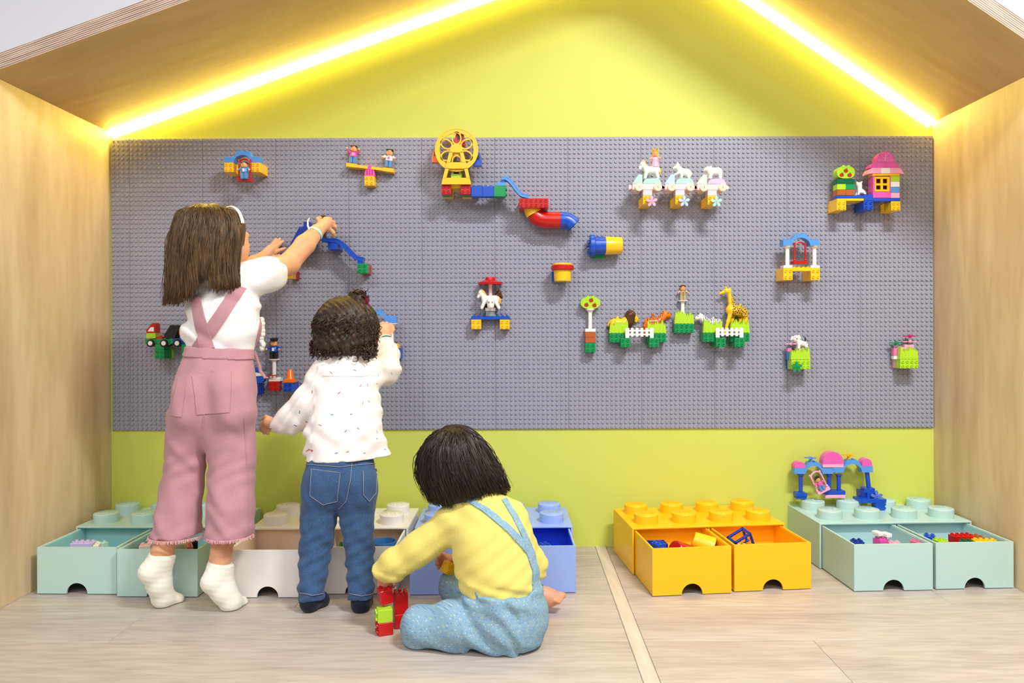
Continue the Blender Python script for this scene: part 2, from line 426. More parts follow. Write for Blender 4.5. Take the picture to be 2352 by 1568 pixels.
# ------------------------------------------------------------------ toy bricks
SR, SH = 0.0047, 0.0045
def brick_mb(nx, ny, h, hollow=True, bev=0.0008, u=U):
    """a brick centred in X and Y, standing on Z=0, studs up"""
    mb = MB().box((0, 0, h/2), (nx*u-.0003, ny*u-.0003, h), bev)
    for i in range(nx):
        for j in range(ny):
            p = Vector(((i-(nx-1)/2)*u, (j-(ny-1)/2)*u, h-.0002)); mb.cyl(p, p+Vector((0, 0, SH)), SR, n=12, hole=0.0029 if hollow else 0, hdep=0.0032)
    return mb
def loose_brick(name, label, group, px, py, Y, nx, ny, color, rz=0.0, tilt=0.0, base=None, cat='toy brick', h=None):
    """a brick whose top shows at (px, py), standing on the height base"""
    top = P(px, py, Y); z0 = base if base is not None else 0.0675
    h = h or max(0.018, top.z-z0-SH)
    o = brick_mb(nx, ny, h).build(name, pl(color), label=label, cat=cat, group=group, origin=(0, 0, 0))
    o.location = (top.x, Y, z0+0.0003+abs(math.sin(tilt))*nx*U/2); o.rotation_euler = (0, tilt, rz)
    return o
G = 'loose toys in the open drawers'
A_ = 'leftmost mint drawer'
loose_brick('toy_brick', 'lilac toy brick standing in the leftmost mint drawer', G, 192, 1241, -0.385, 4, 2, 'lilac', 0.05)
loose_brick('toy_brick', 'small cream toy brick next to the lilac brick in the leftmost drawer', G, 223, 1245, -0.42, 1, 2, 'cream', 0.3)
loose_brick('toy_brick', 'small mint toy brick in the middle of the leftmost mint drawer', G, 234, 1243, -0.36, 1, 2, 'mint', -0.4)
def tan_plate():
    o = MB(); o.box((0, 0, .0), (.036, .004, .034), .0006)
    for sx in (-1, 1): o.box((sx*.0165, -.006, 0), (.003, .012, .034), .0005); o.box((0, -.006, sx*.0155), (.036, .012, .003), .0005)
    for sx in (-1, 1): o.cyl((sx*.007, -.001, 0.004), (sx*.007, -.012, 0.004), .0055, n=14, hole=.0042, hdep=.009)
    ob = o.build('toy_brick', pl('tan'), label='upturned tan toy brick showing two rings, leaning in the leftmost drawer', cat='toy brick', group=G, origin=(0, 0, 0))
    ob.location = P(259, 1251, -0.355); ob.location.z = 0.088; ob.rotation_euler = (-0.5, 0, 0.05)
tan_plate()
loose_brick('toy_brick', 'salmon pink toy brick at the left of the second mint drawer', G, 334, 1247, -0.37, 2, 2, 'blush', 0.3)
loose_brick('toy_brick', 'cream toy brick under the girl\'s trouser hem in the second mint drawer', G, 412, 1243, -0.42, 2, 2, 'cream', 0.25)
loose_brick('toy_brick', 'lilac toy brick at the back of the second mint drawer', G, 412, 1235, -0.355, 2, 2, 'lilac', 0.1)
loose_brick('toy_brick', 'pink toothed toy brick in the second mint drawer', G, 430, 1237, -0.385, 1, 2, 'blush', -0.3)
loose_brick('toy_brick', 'dark grey toy brick beside the pink toothed one in the second mint drawer', G, 448, 1238, -0.36, 1, 2, 'black', 0.4)
loose_brick('toy_brick', 'dusty rose toy brick at the right end of the second mint drawer', G, 436, 1249, -0.43, 1, 2, 'rose', 0.5)
# white box, right drawer
def cup_mb(r0, r1, h, t=0.003, n=28):
    return MB().lathe((0, 0, 0), [(r0*.96, 0), (r0, .002), (r1, h-.001), (r1-.0006, h), (r1-t+.0006, h), (r1-t, h-.001), (r0-t, t)], n)
def put(mb, name, mat, label, cat, loc, rot=(0, 0, 0), group=G, sharp=35):
    o = mb.build(name, mat, label=label, cat=cat, group=group, origin=(0, 0, 0), sharp=sharp); o.location = loc; o.rotation_euler = rot; return o
wl = P(884, 1222, -0.345)
put(cup_mb(.036, .038, .055), 'toy_bucket', pl('tealblue'), 'dark blue round toy tub in the white drawer behind the jeans', 'toy tub', (wl.x-.004, -.345, .0675))
put(cup_mb(.026, .028, .026), 'toy_bucket', pl('green'), 'green round toy tub in front of the dark blue one in the white drawer', 'toy tub', (wl.x-.004, -.405, .0675))
loose_brick('toy_brick', 'navy toy brick at the back of the white drawer', G, 832, 1222, -0.36, 2, 2, 'navy', 0.1)
loose_brick('toy_brick', 'green toy brick between the toddler\'s knees in the white drawer', G, 792, 1246, -0.40, 2, 2, 'green', 0.4)
put(MB().lathe((0, 0, 0), [(.02, 0), (.02, .004), (.014, .005), (.006, .034), (.004, .036)], 18), 'toy_cone', pl('orange'), 'small orange toy cone between the toddler\'s knees in the white drawer', 'toy cone', (P(772, 1240, -0.415).x, -0.415, .0675))
put(MB().box((0, 0, .032), (.012, .01, .064), .001).box((.004, 0, .05), (.02, .006, .006), .001), 'toy_post', pl('yellow'), 'upright yellow toy post between the toddler\'s knees in the white drawer', 'toy post', (P(779, 1225, -0.38).x, -0.38, .0675), (0, 0.25, 0))
# blue box
loose_brick('toy_brick', 'green toy brick left of the sitting child in the light blue drawer', G, 1006, 1250, -0.41, 2, 2, 'green', 0.2)
bl = P(1262, 1246, -0.42)
put(MB().lathe((0, 0, 0), [(.015, -.022), (.015, .022), (.0125, .022), (.0125, -.022)], 18, 'X', cap=False), 'toy_tube', pl('blue'), 'short blue toy tube lying in the right light blue drawer', 'toy tube', (P(1272, 1250, -.42).x, -.42, .0825), (0, 0, 0.8))
loose_brick('toy_brick', 'blue toy brick next to the blue tube in the right light blue drawer', G, 1250, 1247, -0.40, 2, 2, 'blue', 0.5)
# yellow box, left drawer
def tray_mb(w, d, h):
    mb = MB().box((0, 0, .002), (w, d, .004), .001)
    for s in (-1, 1): mb.box((s*(w/2-.002), 0, h/2), (.004, d, h), .001); mb.box((0, s*(d/2-.002), h/2), (w, .004, h), .001)
    return mb
put(tray_mb(.058, .044, .048), 'toy_tray', pl('navy'), 'dark blue hollow toy tray in the left yellow drawer', 'toy tray', (P(1508, 1240, -.345).x, -.345, .0675), (0.0, 0, .1))
loose_brick('toy_brick', 'blue toy brick in front of the dark blue tray in the left yellow drawer', G, 1512, 1243, -0.405, 2, 2, 'blue', 0.5)
put(tray_mb(.030, .030, .036), 'toy_brick', pl('yellow'), 'upturned hollow yellow toy brick in the left yellow drawer', 'toy brick', (P(1546, 1244, -.40).x, -.40, .0725), (0.1, 0.2, .7))
put(MB().lathe((0, 0, 0), [(.028, -.035), (.03, -.032), (.022, .03), (.018, .035)], 24, 'X'), 'toy_bucket', pl('red'), 'red toy bucket lying beside the yellow cup in the left yellow drawer', 'toy tub', (P(1570, 1240, -.392).x, -.392, .099), (0, 0.25, .5))
put(cup_mb(.024, .033, .062).xf(Matrix.Translation((0, 0, -.031))), 'toy_cup', pl('yellow'), 'yellow toy cup tipped over at the right of the left yellow drawer', 'toy cup', (P(1614, 1236, -.352).x, -.352, .112), (0.5, 2.0, 0.3))
# yellow box, right drawer
def frame_mb():
    mb = MB(); r = .0035; w, d, h = .027, .018, .032
    c = [(sx*w, sy*d, sz*h) for sx in (-1, 1) for sy in (-1, 1) for sz in (-1, 1)]
    for i in range(8):
        for j in range(i+1, 8):
            if sum(abs(a-b) > 1e-6 for a, b in zip(c[i], c[j])) == 1:
                m = [(a+b)/2 for a, b in zip(c[i], c[j])]; sz = [abs(a-b)+2*r for a, b in zip(c[i], c[j])]; mb.box(m, sz, .0008)
    mb.cyl((-w, 0, 0), (w, 0, 0), .003)
    return mb
put(frame_mb(), 'toy_cage', pl('navy'), 'blue open toy cage frame sticking out of the right yellow drawer', 'toy cage', (P(1704, 1231, -.37).x, -.37, .115), (0.2, -0.45, 0.25))
loose_brick('toy_brick', 'small orange toy brick beside the blue cage frame in the right yellow drawer', G, 1722, 1247, -0.40, 1, 2, 'orange', 0.4)
put(MB().ell((0, 0, .014), (.012, .011, .014)).ell((0, 0, .034), (.009, .009, .009)), 'toy_figure', pl('blush'), 'small pale pink toy figure in the right yellow drawer', 'toy figure', (P(1742, 1245, -.385).x, -.385, .0677))
loose_brick('toy_brick', 'yellow toy brick inside the right yellow drawer', G, 1706, 1250, -0.43, 2, 2, 'yellow', 0.2)
# right mint box, left drawer
loose_brick('toy_brick', 'navy toy brick at the left end of the third mint drawer', G, 1969, 1238, -0.385, 2, 2, 'navy', -0.1)
put(tray_mb(.05, .032, .03), 'toy_tray', pl('magenta'), 'magenta hollow toy tray between navy and pink bricks in the third mint drawer', 'toy tray', (P(1998, 1245, -.405).x, -.405, .0675), (0, 0.0, .1))
o = loose_brick('toy_brick', 'pink toy brick with ribs in the middle of the third mint drawer', G, 2023, 1233, -0.365, 2, 2, 'pink', 0.35)
tp = o.location.z+(P(2023, 1233, -.365).z-.0675)
for q, (ax, lab) in enumerate(((2016, 'left white toy tile lying on the ribbed pink brick'), (2035, 'right white toy tile lying on the ribbed pink brick'))):
    put(MB().box((0, 0, .006), (.0195, .030, .012), .002), 'toy_tile', pl('white'), lab, 'toy brick', (P(ax, 1222, -.365).x, -.365, tp+.001+.004*(1-q)), (0, 0.0, .35))
loose_brick('toy_brick', 'pink toy brick right of the ribbed one in the third mint drawer', G, 2056, 1243, -0.40, 2, 2, 'palepink', -0.2)
loose_brick('toy_brick', 'rose toy brick at the right end of the third mint drawer', G, 2104, 1239, -0.385, 1, 2, 'rose', 0.2)
# right mint box, right drawer
loose_brick('toy_brick', 'blue toy brick at the back left of the fourth mint drawer', G, 2135, 1226, -0.335, 2, 2, 'blue', -0.5)
loose_brick('toy_brick', 'lime toy brick near the left of the fourth mint drawer', G, 2160, 1236, -0.375, 2, 2, 'lime', 0.1)
put(MB().prism([(-.026, -.016, 0), (.026, -.016, 0), (.026, -.016, .006), (0, -.016, .042), (-.026, -.016, .006)], (0, .032, 0)), 'toy_wedge', pl('red'), 'red wedge shaped toy roof brick in the fourth mint drawer', 'toy brick', (P(2180, 1240, -.405).x, -.405, .0675), (0, 0, .25))
loose_brick('toy_brick', 'large red toy brick in the middle of the fourth mint drawer', G, 2208, 1225, -0.355, 4, 2, 'red', 0.1)
loose_brick('toy_brick', 'dark green toy brick in front of the large red brick in the fourth mint drawer', G, 2221, 1239, -0.405, 2, 2, 'darkgreen', -0.1)
loose_brick('toy_brick', 'brick red toy brick at the back right of the fourth mint drawer', G, 2242, 1228, -0.345, 2, 2, 'brown', 0.3)
loose_brick('toy_brick', 'yellow toy brick at the right front of the fourth mint drawer', G, 2262, 1237, -0.395, 4, 2, 'yellow', -0.15)
# ---- bricks on the floor by the sitting child
GF = 'bricks on the floor'
def stack_on(px, py, Y, z0, rz, color, label, side=False, nx=2, ny=2, h=.0365, cat='toy brick'):
    o = brick_mb(nx, ny, h).build('toy_brick', pl(color), label=label, cat=cat, group=GF, origin=(0, 0, 0))
    q = P(px, py, Y); o.location = (q.x, Y, z0); o.rotation_euler.z = rz
    if side: o.rotation_euler = (0, -math.pi/2, rz); o.location = (q.x+h/2*math.cos(rz), Y+h/2*math.sin(rz), z0+.016)
    return o
u0 = -0.735
stack_on(884, 1400, u0, 0.0005, .35, 'red', 'red toy brick on the floor under the lime green brick', side=True)
stack_on(883, 1375, u0, 0.0326, .3, 'lime', 'lime green toy brick on top of the red brick on the floor', side=True)
def castle():
    q = P(920, 1370, -0.69)
    t = thing('toy_castle', (q.x, -0.69, 0.0005), 'tall red toy castle piece with battlements on the floor', 'toy castle', GF)
    t['_org'] = (0, 0, 0)
    MB().box((0, 0, .018), (.034, .034, .036), .001).build('lower_block', pl('red'), t); 
    mb = MB().box((0, 0, .06), (.034, .034, .047), .001)
    for sx in (-1, 0, 1):
        for sy in (-1, 0, 1):
            if sx or sy: mb.box((sx*.0125, sy*.0125, .0875), (.0075, .0075, .009), .0008)
    mb.build('battlement_block', pl('red'), t)
    t.rotation_euler.z = .3
castle()
# ------------------------------------------------------------------ smooth solid modelling (distance fields -> mesh)
def _v(p): return np.array(p, dtype=np.float32)
class Field:
    def __init__(s, lo, hi, h):
        s.h = h; s.lo = _v(lo); n = np.ceil((_v(hi)-s.lo)/h).astype(int)+1
        s.n = n; s.ax = [s.lo[i]+h*np.arange(n[i], dtype=np.float32) for i in range(3)]
        s.d = np.full(tuple(n), 0.05, dtype=np.float32)
    def block(s, lo, hi):
        i0 = np.maximum(0, np.floor((lo-s.lo)/s.h).astype(int)); i1 = np.minimum(s.n, np.ceil((hi-s.lo)/s.h).astype(int)+1)
        if (i1 <= i0).any(): return None
        sl = tuple(slice(a, b) for a, b in zip(i0, i1))
        return sl, s.ax[0][sl[0]][:, None, None], s.ax[1][sl[1]][None, :, None], s.ax[2][sl[2]][None, None, :]
    def _join(s, sl, f, k, sub=False):
        d = s.d[sl]
        if sub: s.d[sl] = np.maximum(d, -f); return
        if k > 0:
            hh = np.maximum(k-np.abs(d-f), 0)/k; s.d[sl] = np.minimum(d, f)-hh*hh*k*0.25
        else: s.d[sl] = np.minimum(d, f)
    def rc(s, a, b, ra, rb=None, k=0.0, sq=(1, 1, 1), sub=False):
        """rounded cone from a to b; sq squashes space (e.g. (1,.7,1) = flat in Y)"""
        rb = ra if rb is None else rb; a, b = _v(a), _v(b); q = _v(sq); m = (max(ra, rb)*np.maximum(q, 1)+k+3*s.h)
        r = s.block(np.minimum(a, b)-m, np.maximum(a, b)+m)
        if r is None: return s
        sl, X, Y, Z = r
        if q.max() > 0 and (q != 1).any():
            A, B = a/q, b/q; X, Y, Z = X/q[0], Y/q[1], Z/q[2]
        else: A, B = a, b
        ba = B-A; L2 = float(ba@ba)+1e-12
        t = np.clip(((X-A[0])*ba[0]+(Y-A[1])*ba[1]+(Z-A[2])*ba[2])/L2, 0, 1)
        f = np.sqrt((X-A[0]-t*ba[0])**2+(Y-A[1]-t*ba[1])**2+(Z-A[2]-t*ba[2])**2)-(ra+(rb-ra)*t)
        s._join(sl, f*float(q.min()), k, sub); return s
    def ell(s, c, r, k=0.0, M=None, sub=False):
        c = _v(c); r = _v(r); m = r.max()+k+3*s.h
        q = s.block(c-m, c+m)
        if q is None: return s
        sl, X, Y, Z = q; X, Y, Z = X-c[0], Y-c[1], Z-c[2]
        if M is not None:
            Mi = np.array(M.transposed() if not isinstance(M, np.ndarray) else M.T, dtype=np.float32)
            X, Y, Z = (Mi[i][0]*X+Mi[i][1]*Y+Mi[i][2]*Z for i in range(3))
        k0 = np.sqrt((X/r[0])**2+(Y/r[1])**2+(Z/r[2])**2); k1 = np.sqrt((X/r[0]**2)**2+(Y/r[1]**2)**2+(Z/r[2]**2)**2)+1e-9
        f = k0*(k0-1)/k1
        s._join(sl, f.astype(np.float32), k, sub); return s
    def chain(s, pts, rad, k=0.0, sq=(1, 1, 1)):
        for i in range(len(pts)-1): s.rc(pts[i], pts[i+1], rad[i], rad[i+1], k, sq)
        return s
    def halfspace(s, p, n):
        """keep only what lies on the side of n"""
        p, n = Vector(p), Vector(n).normalized(); X, Y, Z = s.ax[0][:, None, None], s.ax[1][None, :, None], s.ax[2][None, None, :]
        s.d = np.maximum(s.d, -((X-p.x)*n.x+(Y-p.y)*n.y+(Z-p.z)*n.z)); return s
    def displace(s, fn, band=0.03):
        X, Y, Z = s.ax[0][:, None, None], s.ax[1][None, :, None], s.ax[2][None, None, :]
        i = np.nonzero(np.abs(s.d) < band)
        s.d[i] += fn(s.ax[0][i[0]], s.ax[1][i[1]], s.ax[2][i[2]]).astype(np.float32); return s
    def surface(s, smooth=2):
        d = s.d; d[0] = d[-1] = 0.05; d[:, 0] = d[:, -1] = 0.05; d[:, :, 0] = d[:, :, -1] = 0.05
        ins = d < 0; n = s.n
        cnt = np.zeros(tuple(n-1), dtype=np.int8)
        for a in (0, 1):
            for b in (0, 1):
                for c in (0, 1): cnt += ins[a:n[0]-1+a, b:n[1]-1+b, c:n[2]-1+c]
        I, J, K = np.nonzero((cnt > 0) & (cnt < 8)); N = len(I)
        cid = np.full(tuple(n-1), -1, dtype=np.int32); cid[I, J, K] = np.arange(N)
        cor = [(a, b, c) for a in (0, 1) for b in (0, 1) for c in (0, 1)]
        val = [d[I+a, J+b, K+c] for a, b, c in cor]
        acc = np.zeros((N, 3), dtype=np.float64); num = np.zeros(N)
        for p in range(8):
            for q in range(p+1, 8):
                df = [cor[q][i]-cor[p][i] for i in range(3)]
                if sum(abs(x) for x in df) != 1: continue
                m = (val[p] < 0) != (val[q] < 0); t = val[p][m]/(val[p][m]-val[q][m]+1e-12)
                for i in range(3): acc[m, i] += cor[p][i]+t*df[i]
                num[m] += 1
        V = (np.stack([I, J, K], 1)+acc/num[:, None])*s.h+s.lo
        quads = []
        for ax in range(3):
            o1, o2 = [(1, 2), (2, 0), (0, 1)][ax]
            sa = [slice(None)]*3; sb = [slice(None)]*3; sa[ax] = slice(0, -1); sb[ax] = slice(1, None)
            A, B = ins[tuple(sa)], ins[tuple(sb)]
            for flip in (False, True):
                q = np.stack(np.nonzero((A & ~B) if not flip else (~A & B)), 1)
                q = q[(q[:, o1] > 0) & (q[:, o2] > 0)]
                e1 = np.zeros(3, int); e1[o1] = 1; e2 = np.zeros(3, int); e2[o2] = 1
                g = [cid[tuple(x.T)] for x in (q-e1-e2, q-e2, q, q-e1)]
                f = np.stack(g if not flip else g[::-1], 1); quads.append(f)
        Q = np.concatenate(quads); Q = Q[(Q >= 0).all(1)]
        E = np.concatenate([Q[:, [0, 1]], Q[:, [1, 2]], Q[:, [2, 3]], Q[:, [3, 0]]])
        deg = np.bincount(E.ravel(), minlength=N).astype(float)+1e-9
        for it in range(smooth):
            for lam in (0.55, -0.53) if it < smooth-1 else (0.4,):
                S2 = np.stack([np.bincount(E[:, 0], V[E[:, 1], i], N)+np.bincount(E[:, 1], V[E[:, 0], i], N) for i in range(3)], 1)/deg[:, None]
                V = V+lam*(S2-V)
        return V, Q
def mesh_np(name, V, Q, mats, parent=None, org=(0, 0, 0), sharp=None, faceidx=None, **kw):
    me = bpy.data.meshes.new(name); V = np.asarray(V, dtype=np.float32)-np.array(org, dtype=np.float32)
    me.vertices.add(len(V)); me.vertices.foreach_set('co', V.ravel())
    k = Q.shape[1]; me.loops.add(Q.size); me.loops.foreach_set('vertex_index', Q.astype(np.int32).ravel())
    me.polygons.add(len(Q)); me.polygons.foreach_set('loop_start', np.arange(0, Q.size, k, dtype=np.int32))
    for m in (mats if isinstance(mats, (list, tuple)) else [mats]): me.materials.append(m)
    if faceidx is not None: me.polygons.foreach_set('material_index', faceidx.astype(np.int32))
    me.update(calc_edges=True); me.validate()
    me.polygons.foreach_set('use_smooth', [True]*len(me.polygons)); me.update()
    return link(name, me, parent, (0, 0, 0) if parent is not None else org, **kw)
def org_of(t): return tuple(t['_org'])

# ------------------------------------------------------------------ toys on the board: pixel-measured builders
class Toy:
    def __init__(s, name, label, cat, px, py, Y, group='toy constructions on the stud board'):
        s.t = thing(name, P(px, py, Y), label, cat, group)
    def box(s, part, x0, y0, x1, y1, Yf, dep, color, up=None, front=None, bev=0.0007, label=None, side=None):
        a, b = P(x0, y1, Yf), P(x1, y0, Yf); w, h = b.x-a.x, b.z-a.z
        c = ((a.x+b.x)/2, Yf+dep/2, (a.z+b.z)/2); mb = MB().box(c, (w, dep, h), bev)
        if front:
            nx, nz = front
            for i in range(nx):
                for k in range(nz):
                    p = Vector((c[0]+w*((i+.5)/nx-.5), Yf+.0003, c[2]+h*((k+.5)/nz-.5))); mb.cyl(p, p-Vector((0, SH*.8, 0)), min(SR, w/nx*.31), n=12, hole=.0029, hdep=.003)
        if up:
            nx, ny = up
            for i in range(nx):
                for k in range(ny):
                    p = Vector((c[0]+w*((i+.5)/nx-.5), c[1]+dep*((k+.5)/ny-.5), c[2]+h/2-.0003)); mb.cyl(p, p+Vector((0, 0, SH*.8)), SR, n=12, hole=.0029, hdep=.003)
        if side:
            nz = side[1]; sg = side[0]
            for i in range(2):
                for k in range(nz):
                    p = Vector((c[0]+sg*w/2, c[1]+dep*((i+.5)/2-.5), c[2]+h*((k+.5)/nz-.5))); mb.cyl(p, p+Vector((sg*SH, 0, 0)), SR, n=12)
        return mb.build(part, pl(color), s.t, label=label)
    def stack(s, x0, y0, x1, y1, colors, nx=2, nz=2, u=0.0192, y0w=None):
        """bricks clipped behind each other on the board, the last one in front"""
        n = len(colors); Yf = BY-.0002-n*u
        a, b = P(x0, y1, Yf), P(x1, y0, Yf)
        for i, c in enumerate(colors):
            yf = BY-.0002-(i+1)*u; w, h = b.x-a.x, b.z-a.z; cc = ((a.x+b.x)/2, yf+u/2, (a.z+b.z)/2)
            mb = MB().box(cc, (w, u-.0002, h), .0006)
            if i == n-1:
                for p_ in range(nx):
                    for q_ in range(nz):
                        p = Vector((cc[0]+w*((p_+.5)/nx-.5), yf+.0003, cc[2]+h*((q_+.5)/nz-.5))); mb.cyl(p, p-Vector((0, SH*.8, 0)), SR, n=12, hole=.0029, hdep=.003)
            mb.build('brick', pl(c), s.t)
        return Yf
    def poly(s, part, pts, Yf, dep, color, label=None, parent=None):
        return MB().prism([P(x, y, Yf) for x, y in pts], (0, dep, 0)).build(part, pl(color), parent or s.t, label=label)
    def tube(s, part, pts, rpx, color, n=10, parent=None, flat=None, up=None):
        rr = [r*mpp(p[2]) for r, p in zip(rpx if hasattr(rpx, '__len__') else [rpx]*len(pts), pts)]
        return MB().tube([P(*p) for p in pts], rr, n, flat=flat, up=up).build(part, pl(color), parent or s.t)
    def mb(s, part, mb, color, label=None, parent=None): return mb.build(part, pl(color), parent or s.t, label=label)
    def flower(s, cx, cy, Y, rpx, color, face=True, petals=5, sq=.8):
        """five petals on a hub; face: seen from the front, else lying flat (seen edge on)"""
        c = P(cx, cy, Y); r = rpx*mpp(Y); mb = MB()
        for k in range(petals):
            a = 2*math.pi*k/petals+.3; pts = []
            for t, wd in ((.12, .10), (.4, .24), (.66, .30), (.86, .20), (1.0, .03)):
                pts.append((t*r, wd*r))
            out = [(t, wv) for t, wv in pts]+[(t, -wv*.75) for t, wv in reversed(pts)]
            ca, sa = math.cos(a), math.sin(a)
            if face: pp = [c+Vector((t*ca-wv*sa, -.002, t*sa+wv*ca)) for t, wv in out]; mb.prism(pp, (0, .0032, 0))
            else: pp = [c+Vector((t*ca-wv*sa, t*sa+wv*ca, -.0015)) for t, wv in out]; mb.prism(pp, (0, 0, .0032))
        ax = Vector((0, -1, 0)) if face else Vector((0, 0, 1))
        mb.cyl(c-ax*.004, c+ax*.0035, r*.2, n=12, hole=r*.1, hdep=.002)
        return mb.build('flower', pl(color), s.t)
    def arch(s, x0, x1, yt, yb_top, yb, xi0, xi1, xt0, xt1, Yf, dep, color):
        """bridge brick: two end blocks, a raised round arch between"""
        cx = (xi0+xi1)/2; r = (xi1-xi0)/2; hi = yb-(yt+ (yb_top-yt)*0.62)
        inner = [(cx+r*math.cos(a), yb-hi*math.sin(a)) for a in [math.pi*k/12 for k in range(13)]]
        def sm(xa, ya, xb, yb_):
            return [(xa+(xb-xa)*t, ya+(yb_-ya)*(3*t*t-2*t**3)) for t in (0, .2, .4, .6, .8, 1)]
        pts = [(x0, yb), (x0, yb_top)]+sm(xi0-1, yb_top, xt0, yt)+sm(xt1, yt, xi1+1, yb_top)+[(x1, yb_top), (x1, yb)]+inner
        mb = MB().prism([P(x, y, Yf) for x, y in pts], (0, dep, 0))
        for (xa, xb, y) in ((x0, xi0, yb_top), (xt0, xt1, yt), (xi1, x1, yb_top)):
            for i in range(2):
                for k in range(2):
                    q = P(xa+(xb-xa)*(i+.5)/2, y, Yf+dep*(k+.5)/2); q = Vector((P(xa+(xb-xa)*(i+.5)/2, y, Yf).x, Yf+dep*(k+.5)/2, P(xa, y, Yf).z)); mb.cyl(q-Vector((0, 0, .001)), q+Vector((0, 0, SH*.7)), SR*.95, n=12)
        return mb.build('arch_brick', pl(color), s.t)
    def swing(s, x0, x1, yt, yb, Y, color, rot=0.0, c0=None):
        """hanging swing: bow and two hangers in one frame, and a seat"""
        c0 = c0 or ((x0+x1)/2, yt)
        def q(x, y, dy=0):
            dx, dz = x-c0[0], y-c0[1]; ca, sa = math.cos(rot), math.sin(rot)
            return P(c0[0]+dx*ca-dz*sa, c0[1]+dx*sa+dz*ca, Y+dy)
        cx = (x0+x1)/2; hw = (x1-x0)/2-2; r = 1.9*mpp(Y)
        mb = MB()
        mb.tube([q(x0+2, yb-2)]+[q(x0+2, yt+hw)]+[q(cx-hw*math.cos(a), yt+hw*.9-hw*.8*math.sin(a)) for a in [math.pi*k/8 for k in range(9)]]+[q(x1-2, yb-2)], r, 8)
        mb.tube([q(x0+1, yt+2), q(x0+3, yt+hw)], r, 8); mb.tube([q(x1-1, yt+2), q(x1-3, yt+hw)], r, 8)
        mb.build('swing_frame', pl(color), s.t)
        m = MB(); a, b, c, d = q(x0-1, yb-4), q(x1+1, yb-4), q(x1+1, yb+3), q(x0-1, yb+3)
        m.prism([v+Vector((0, -.008, 0)) for v in (a, b, c, d)], (0, .030, 0))
        for e in (q(x0+1.5, yb-6), q(x1-1.5, yb-6)): m.ell(e, 3.2*mpp(Y), 8, 6)
        m.build('swing_seat', pl(color), s.t)

